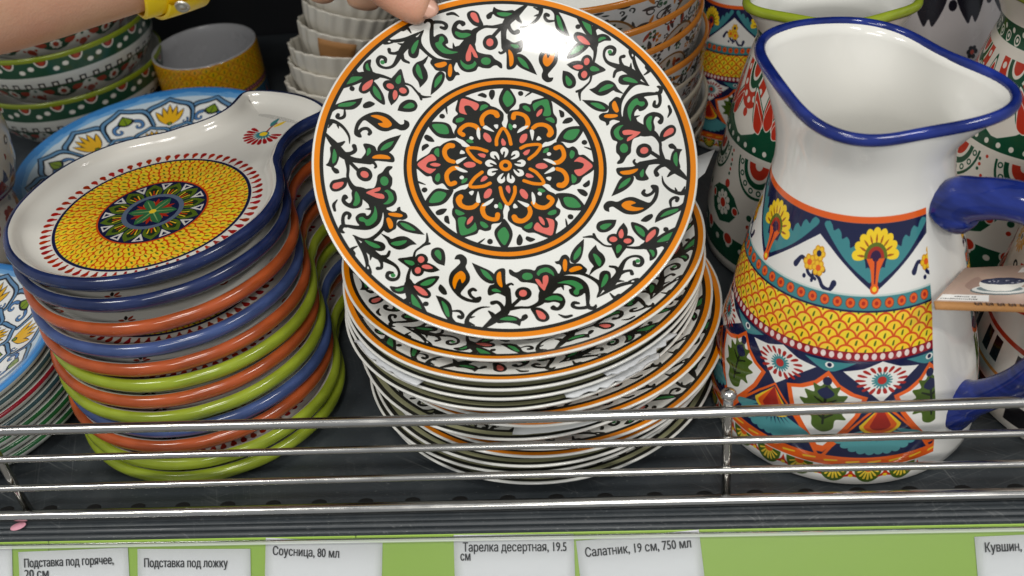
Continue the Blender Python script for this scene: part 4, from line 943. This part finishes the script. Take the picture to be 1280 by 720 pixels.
# ------------------------------------------------------------------ printed card on the handle
card=empty('price_card'); tag(card,'printed cardboard card with a bowl picture hanging on the cobalt jug handle','card')
def card_canvas():
    cv=Cv(700,330,(0,0,140,66),(.66,.56,.50))
    for i in range(160):
        x,y=rnd.uniform(0,140),rnd.uniform(0,66); cv.line([(x,y),(x+rnd.uniform(-14,14),y+rnd.uniform(-6,6))],[.2,.8],jit((.66,.56,.50),.035))
    cv.line([(95,62),(104,50),(96,40),(110,30)],[.5,.8,.5,.4],(.55,.45,.40)); cv.blob([(28,46),(40,40),(75,41),(80,24),(52,17),(30,22),(20,32)],(.58,.48,.43))
    cv.dot(64,22,34,(.36,.40,.40),8.5); cv.dot(64,23.5,33,(.80,.80,.78),7.5); cv.dot(64,24.5,27,(.42,.47,.48),5.5)
    cv.blob([(37,38),(40,28),(52,21.5),(64,20.5),(76,21.5),(88,28),(91,38),(64,40)],(.84,.83,.80)); cv.dot(64,38,28,(.13,.16,.27),6.2); cv.dot(64,37,24,(.20,.22,.30),4.6)
    for i in range(26): cv.dot(64+rnd.uniform(-22,22),37+rnd.uniform(-3,3),1.7,rnd.choice([(.62,.62,.66),(.1,.12,.24),(.45,.46,.52)]),.9)
    cv.fill([(78,53),(140,53),(140,62),(82,62)],(.87,.85,.83)); cv.fill([(2,2),(58,2),(55,13),(3,13)],(.86,.85,.83))
    def dashes(x,y,n,h=1.5):
        for i in range(n):
            l=rnd.uniform(1.2,2.2); cv.rect(x,y,x+l,y+h*rnd.uniform(.8,1.2),(.22,.20,.20)); x+=l+.7+(1.6 if rnd.random()<.15 else 0)
    dashes(86,56.5,18,1.8); dashes(18,8.5,9,1.5); dashes(4,4.5,17,1.5)
    cv.dot(140,24,12,(.35,.24,.18),14)
    return cv
card_m=ceramic('card_print',img=img(card_canvas),rough=.45,bump=.05); kraft=plain('kraft_card',(.66,.47,.27),.7,0,.3,300); ring_m=plain('dark_print',(.30,.20,.12),.7)
A=[Vector(p) for p in CARD]   # top left, top right, bottom right, bottom left, band bottom right, band bottom left
nx=10;rows=[]
for k in range(2):
    rows.append([tuple(A[0].lerp(A[1],i/(nx-1)) if k==0 else A[3].lerp(A[2],i/(nx-1))) for i in range(nx)])
V=rows[1]+rows[0]; F=grid_faces(nx,2,False); UV=[]
for f in F:
    for k in f: UV.append(((k%nx)/(nx-1),k//nx))
o=mesh('picture_panel',V,F,card_m,uv=UV,parent=card); m=o.modifiers.new('thickness','SOLIDIFY'); m.thickness=.0006; m.offset=-1
V=[tuple(A[5].lerp(A[4],i/(nx-1))) for i in range(nx)]+[tuple(A[3].lerp(A[2],i/(nx-1))+Vector((0,-.0002,0))) for i in range(nx)]
o=mesh('kraft_flap',V,grid_faces(nx,2,False),kraft,parent=card); m=o.modifiers.new('thickness','SOLIDIFY'); m.thickness=.0008; m.offset=-1
nrm=((A[2]-A[3]).cross(A[0]-A[3])).normalized()
P=[tuple(A[5].lerp(A[3],.55).lerp(A[4].lerp(A[2],.55),.30+.66*i/30)+nrm*.0008+Vector((0,0,.00035*(-1)**i))) for i in range(31)]
V=[];F=[]
for i in range(0,30,1):
    if i%4==3: continue
    p0,p1=Vector(P[i]),Vector(P[i+1]); q=len(V); d=(p1-p0)*.78; u=(A[3]-A[5]).normalized()*.0011; V+=[tuple(p0),tuple(p0+d),tuple(p0+d+u),tuple(p0+u)]; F.append((q,q+1,q+2,q+3))
mesh('flap_print',V,F,ring_m,parent=card,smooth=False)
# hang cord
tube('hang_loop',CORD,.0007,kraft,card,8)
# ------------------------------------------------------------------ bowls and cups at the back
bgm=ceramic('bowl_print_green',img=img(bowl_green),rough=.14,bump=.06); bgy=ceramic('bowl_print_grey',img=img(bowl_grey),rough=.14,bump=.06)
lime_edge=ceramic('lime_edge',(.45,.50,.12),rough=.15)
BP=[(.0001,.002),(.034,.002),(.036,0),(.040,0),(.044,.004),(.057,.012),(.067,.022),(.0735,.034),(.0762,.046),(.0775,.056),(.0778,.0585),(.0770,.060),(.0755,.0590),(.0740,.050),(.070,.036),(.060,.020),(.045,.010),(.0001,.007)]
def bowl(name,label,loc,scale,prm,edge,group,spin=0,zs=1.,inner=white):
    P=[(r*scale,z*zs) for r,z in BP]; mi=[2]*3+[0]*6+[1]*3+[3]*5
    o=lathe(name,P,[prm,edge,white_rough,inner],mi,seg=96,uvmode='cyl',vr=(0,.060*zs)); o.location=loc; o.rotation_euler=(0,0,spin); tag(o,label,'bowl',group); return o
g='green banded bowls at the back left'; gl=['bottom of the back left stack','second from the bottom, back left','third from the bottom, back left','topmost, partly behind the arm']
for i in range(4): bowl('salad_bowl','green banded bowl with red flowers, %s'%gl[i],(-.412+.001*i,.342,-.002+.0385*i+.0022),1.,bgm,lime_edge,g,.7*i,1.)
edge_o=ceramic('ochre_edge',(.62,.38,.13),rough=.15); edge_w=ceramic('bone_edge',(.66,.63,.57),rough=.15)
g='grey patterned bowls behind the held plate'; gl=['bottom','second from the bottom','third from the bottom','fourth from the bottom','third from the top','second from the top','top']
RZs=[.063,.078,.093,.108,.123,.1405,.1565,.176]
for i,z in enumerate(RZs):
    bowl('salad_bowl','grey patterned bowl with %s rim, %s of its tall stack'%('ochre' if i>3 else 'pale',['bottom','second','third','fourth','fifth','sixth','seventh','topmost eighth'][i]),(.022+.002*math.sin(i*2),.192,z-.060),1.137,bgy,edge_o if i>3 else edge_w,g,.9*i,1.)
grey_in=ceramic('grey_inside',(.66,.66,.67),rough=.2)
RP=[(.0001,.001),(.040,.001),(.0425,.003),(.0438,.010),(.0445,.030),(.0445,.057),(.0440,.0592),(.0428,.0598),(.0418,.0588),(.0412,.050),(.0410,.010),(.038,.006),(.0001,.0055)]
rk=lathe('ramekin',RP,[ceramic('ramekin_print',img=img(ramekin),rough=.16),grey_in],[0]*6+[1]*6,seg=80,uvmode='cyl',vr=(0,.060)); rk.location=(-.296,.353,.0005); tag(rk,'low round ramekin with yellow scale band and grey white inside','ramekin')
cm=ceramic('cup_print',img=img(cup_red),rough=.16); CP=[(.0001,.001),(.036,.001),(.041,.004),(.047,.020),(.0495,.040),(.0485,.062),(.0455,.080),(.0462,.0835),(.0450,.085),(.0438,.083),(.0455,.062),(.046,.04),(.042,.015),(.0001,.008)]
for i,(x,y,z,lb) in enumerate(((-.3900,.104,.0745,'cream cup with red and blue pattern, upper one at the left edge'),(-.4020,.100,0,'cream cup with red pattern, under the other cup at the left edge'))):
    o=lathe('cup',CP,[cm,white],[0]*7+[1]*6,seg=72,uvmode='cyl',vr=(0,.085)); o.location=(x,y,z); o.rotation_euler=(0,0,1.2*i); tag(o,lb,'cup','cream cups at the left edge')
# fluted sauce boats with kraft labels
flute=lambda t,j: .020*math.cos(t*22)*min(1,(j-2)/5) if 3<=j<=12 else 0
fm=ceramic('ivory_glaze',(.84,.82,.77),rough=.14)
FP=[(.0001,.0015),(.014,.0015),(.016,0),(.019,.002),(.027,.010),(.034,.020),(.039,.030),(.0415,.040),(.042,.0415),(.0408,.0420),(.0395,.040),(.036,.028),(.030,.016),(.018,.006),(.0001,.005)]
g='fluted sauce bowls in the leaning stack'; ords=['lowest','second','third','fourth','fifth','sixth','seventh','eighth','topmost']
leaf_p=ceramic('sauce_print',(.10,.22,.15),rough=.2)
for i in range(9):
    o=lathe('sauce_bowl',FP,fm,seg=144,ripple=flute); t=i/8
    o.matrix_world=Matrix.Translation((-.178+.030*t-.010*(t*(1-t)),.302+.020*t,.003+.0146*i))@Matrix.Rotation(.16+.26*t+.05*math.sin(i*2.3),4,'Y')@Matrix.Rotation(-.12-.24*t,4,'X')@Matrix.Rotation(.4*i,4,'Z')@Matrix.Diagonal((1.06,.92,.95,1.))
    tag(o,'ivory fluted sauce bowl, %s in the leaning stack%s'%(ords[i],', with kraft label' if i in (3,6) else ''),'sauce bowl',g)
    if i in (3,6):
        # curved kraft label stuck to the front of the bowl
        V=[];UV=[]; M=o.matrix_world; a0=0. if i==3 else 1.0
        for zz in range(6):
            for k in range(9):
                a=-1.95+.75*(k/8)+a0*.2; h=.010+.028*zz/5; r=np.interp(h,[.010,.020,.030,.040],[.027,.034,.039,.0415])*1.055; V.append(tuple(M@Vector((0,0,0))+ (M.to_3x3()@(Matrix.Rotation(-.4*i,3,'Z')@Vector((r*math.cos(a),r*math.sin(a),h))))))
        Vl=[tuple(M.inverted()@Vector(v)) for v in V]
        lb=mesh('kraft_label',Vl,grid_faces(9,6,False),kraft,parent=o); lb['label']='brown kraft paper label'; mm=lb.modifiers.new('thickness','SOLIDIFY'); mm.thickness=.0004
# ------------------------------------------------------------------ the person's forearm and hand
skin,nt,b=nodes('skin'); b.inputs['Roughness'].default_value=.45; b.inputs['Subsurface Weight'].default_value=.12; b.inputs['Subsurface Radius'].default_value=(.008,.003,.0015); b.inputs['Subsurface Scale'].default_value=.6
tc=nt.nodes.new('ShaderNodeTexCoord'); n1=nt.nodes.new('ShaderNodeTexNoise'); n1.inputs['Scale'].default_value=70; n1.inputs['Detail'].default_value=6; nt.links.new(tc.outputs['Object'],n1.inputs['Vector'])
mx=nt.nodes.new('ShaderNodeMix'); mx.data_type='RGBA'; mx.inputs[6].default_value=(*srgb((.76,.575,.465)),1); mx.inputs[7].default_value=(*srgb((.84,.68,.56)),1); nt.links.new(n1.outputs[0],mx.inputs[0]); n3=nt.nodes.new('ShaderNodeTexNoise'); n3.inputs['Scale'].default_value=22; nt.links.new(tc.outputs['Object'],n3.inputs['Vector']); r3=nt.nodes.new('ShaderNodeMapRange'); r3.inputs[1].default_value=.42; r3.inputs[2].default_value=.68; r3.inputs[4].default_value=.55; nt.links.new(n3.outputs[0],r3.inputs[0]); m3=nt.nodes.new('ShaderNodeMix'); m3.data_type='RGBA'; m3.inputs[7].default_value=(*srgb((.76,.50,.42)),1); nt.links.new(mx.outputs[2],m3.inputs[6]); nt.links.new(r3.outputs[0],m3.inputs[0]); nt.links.new(m3.outputs[2],b.inputs['Base Color'])
vn=nt.nodes.new('ShaderNodeTexVoronoi'); vn.inputs['Scale'].default_value=900; nt.links.new(tc.outputs['Object'],vn.inputs['Vector']); n2=nt.nodes.new('ShaderNodeTexNoise'); n2.inputs['Scale'].default_value=220; n2.inputs['Detail'].default_value=5; nt.links.new(tc.outputs['Object'],n2.inputs['Vector'])
ad=nt.nodes.new('ShaderNodeMath'); ad.operation='ADD'; nt.links.new(vn.outputs[0],ad.inputs[0]); nt.links.new(n2.outputs[0],ad.inputs[1]); bp=nt.nodes.new('ShaderNodeBump'); bp.inputs['Strength'].default_value=.20; bp.inputs['Distance'].default_value=.0006; nt.links.new(ad.outputs[0],bp.inputs['Height']); nt.links.new(bp.outputs[0],b.inputs['Normal'])
person=empty('person',tuple(ARM[0][0])); person['label']='person reaching in from the left, bare forearm, yellow wristband, pinching the held plate'; person['category']='person'
class Chain:
    def __init__(s): s.v=[];s.e=[];s.r=[]
    def add(s,p,r,par=None):
        s.v.append(Vector(p)-Vector(ARM[0][0])); s.r.append(r); i=len(s.v)-1
        if par is not None: s.e.append((par,i))
        return i
ch=Chain(); last=None; ids=[]
for p,r in ARM: last=ch.add(p,r,last); ids.append(last)
wrist=last
for fing in FINGERS:
    q=wrist
    for p,r in fing: q=ch.add(p,r,q)
me=bpy.data.meshes.new('body'); me.from_pydata([tuple(v) for v in ch.v],ch.e,[]); o=bpy.data.objects.new('body',me); C.objects.link(o); o.parent=person; me.materials.append(skin)
sk=o.modifiers.new('skin','SKIN'); sk.use_smooth_shade=True
for i,(sv,r) in enumerate(zip(me.skin_vertices[0].data,ch.r)):
    rr=r if hasattr(r,'__len__') else (r,r); sv.radius=rr; sv.use_root=(i==wrist)
ss=o.modifiers.new('subdivision','SUBSURF'); ss.levels=2; ss.render_levels=3
nail=ceramic('nail',(.82,.64,.56),rough=.25,bump=.05)
def make_nail(tip,prev,up,L,W,r):
    t=Vector(tip);d=(t-Vector(prev)).normalized(); u=Vector(up); u=(u-d*u.dot(d)).normalized(); s=d.cross(u); V=[]
    for j in range(7):
        for i in range(7):
            x=(i/6-.5)*2; y=j/6; wd=W*(1-.18*(1-y)**2) ; ang=x*.75
            e=1-.35*x*x*(y>.8)
            V.append(tuple(t+d*(-L*.72+L*y*e)+s*(math.sin(ang)*wd/2/.68)+u*(r*math.cos(ang)*.90+.0003-.0012*y*y)-Vector(ARM[0][0])))
    n_=mesh('fingernail',V,grid_faces(7,7,False),nail,parent=person); m=n_.modifiers.new('thickness','SOLIDIFY'); m.thickness=.0007; return n_
make_nail(*NAIL)
yel=plain('yellow_rubber',(.97,.84,.05),.35,0,.05,60)
# wristband: a flattened sleeve round the wrist with an overlapping end
def band(P,R,w,name,parent,th,lift=0,a0=0,a1=2*PI,slant=0):
    ax=(Vector(P[1])-Vector(P[0])).normalized(); u=Vector((0,0,1))-ax*ax.z; u.normalize(); s=ax.cross(u); V=[];n=48; c=(Vector(P[0])+Vector(P[1]))/2-Vector(ARM[0][0])
    prof=[(-w/2,0),(-w/2+.001,th),(0,th*1.15),(w/2-.001,th),(w/2,0),(w/2-.001,-.0004),(-w/2+.001,-.0004)]
    for k in range(n+1):
        a=a0+(a1-a0)*k/n
        for x,h in prof: V.append(tuple(c+ax*(x+slant*math.sin(a))+(u*math.cos(a)*R[1]+s*math.sin(a)*R[0])*(1+(h+lift)/R[0])))
    F=grid_faces(len(prof),n+1)
    return mesh(name,V,F,yel,parent=parent)
band(*BAND[0],'wristband',person,.0016); band(*BAND[1],'wristband_tail',person,.0016,.0022,2.2,5.4,.004)
st=lathe('snap_button',[(.0001,.0012),(.0012,.0012),(.0014,.0004),(.0024,.0004),(.0028,.0012),(.0032,.0004),(.0034,0)],plain('snap_metal',(.75,.74,.70),.3,.8),seg=20,parent=person); st.location=Vector(SNAP[0])-Vector(ARM[0][0]); st.rotation_euler=Vector(SNAP[1]).to_track_quat('Z','Y').to_euler()
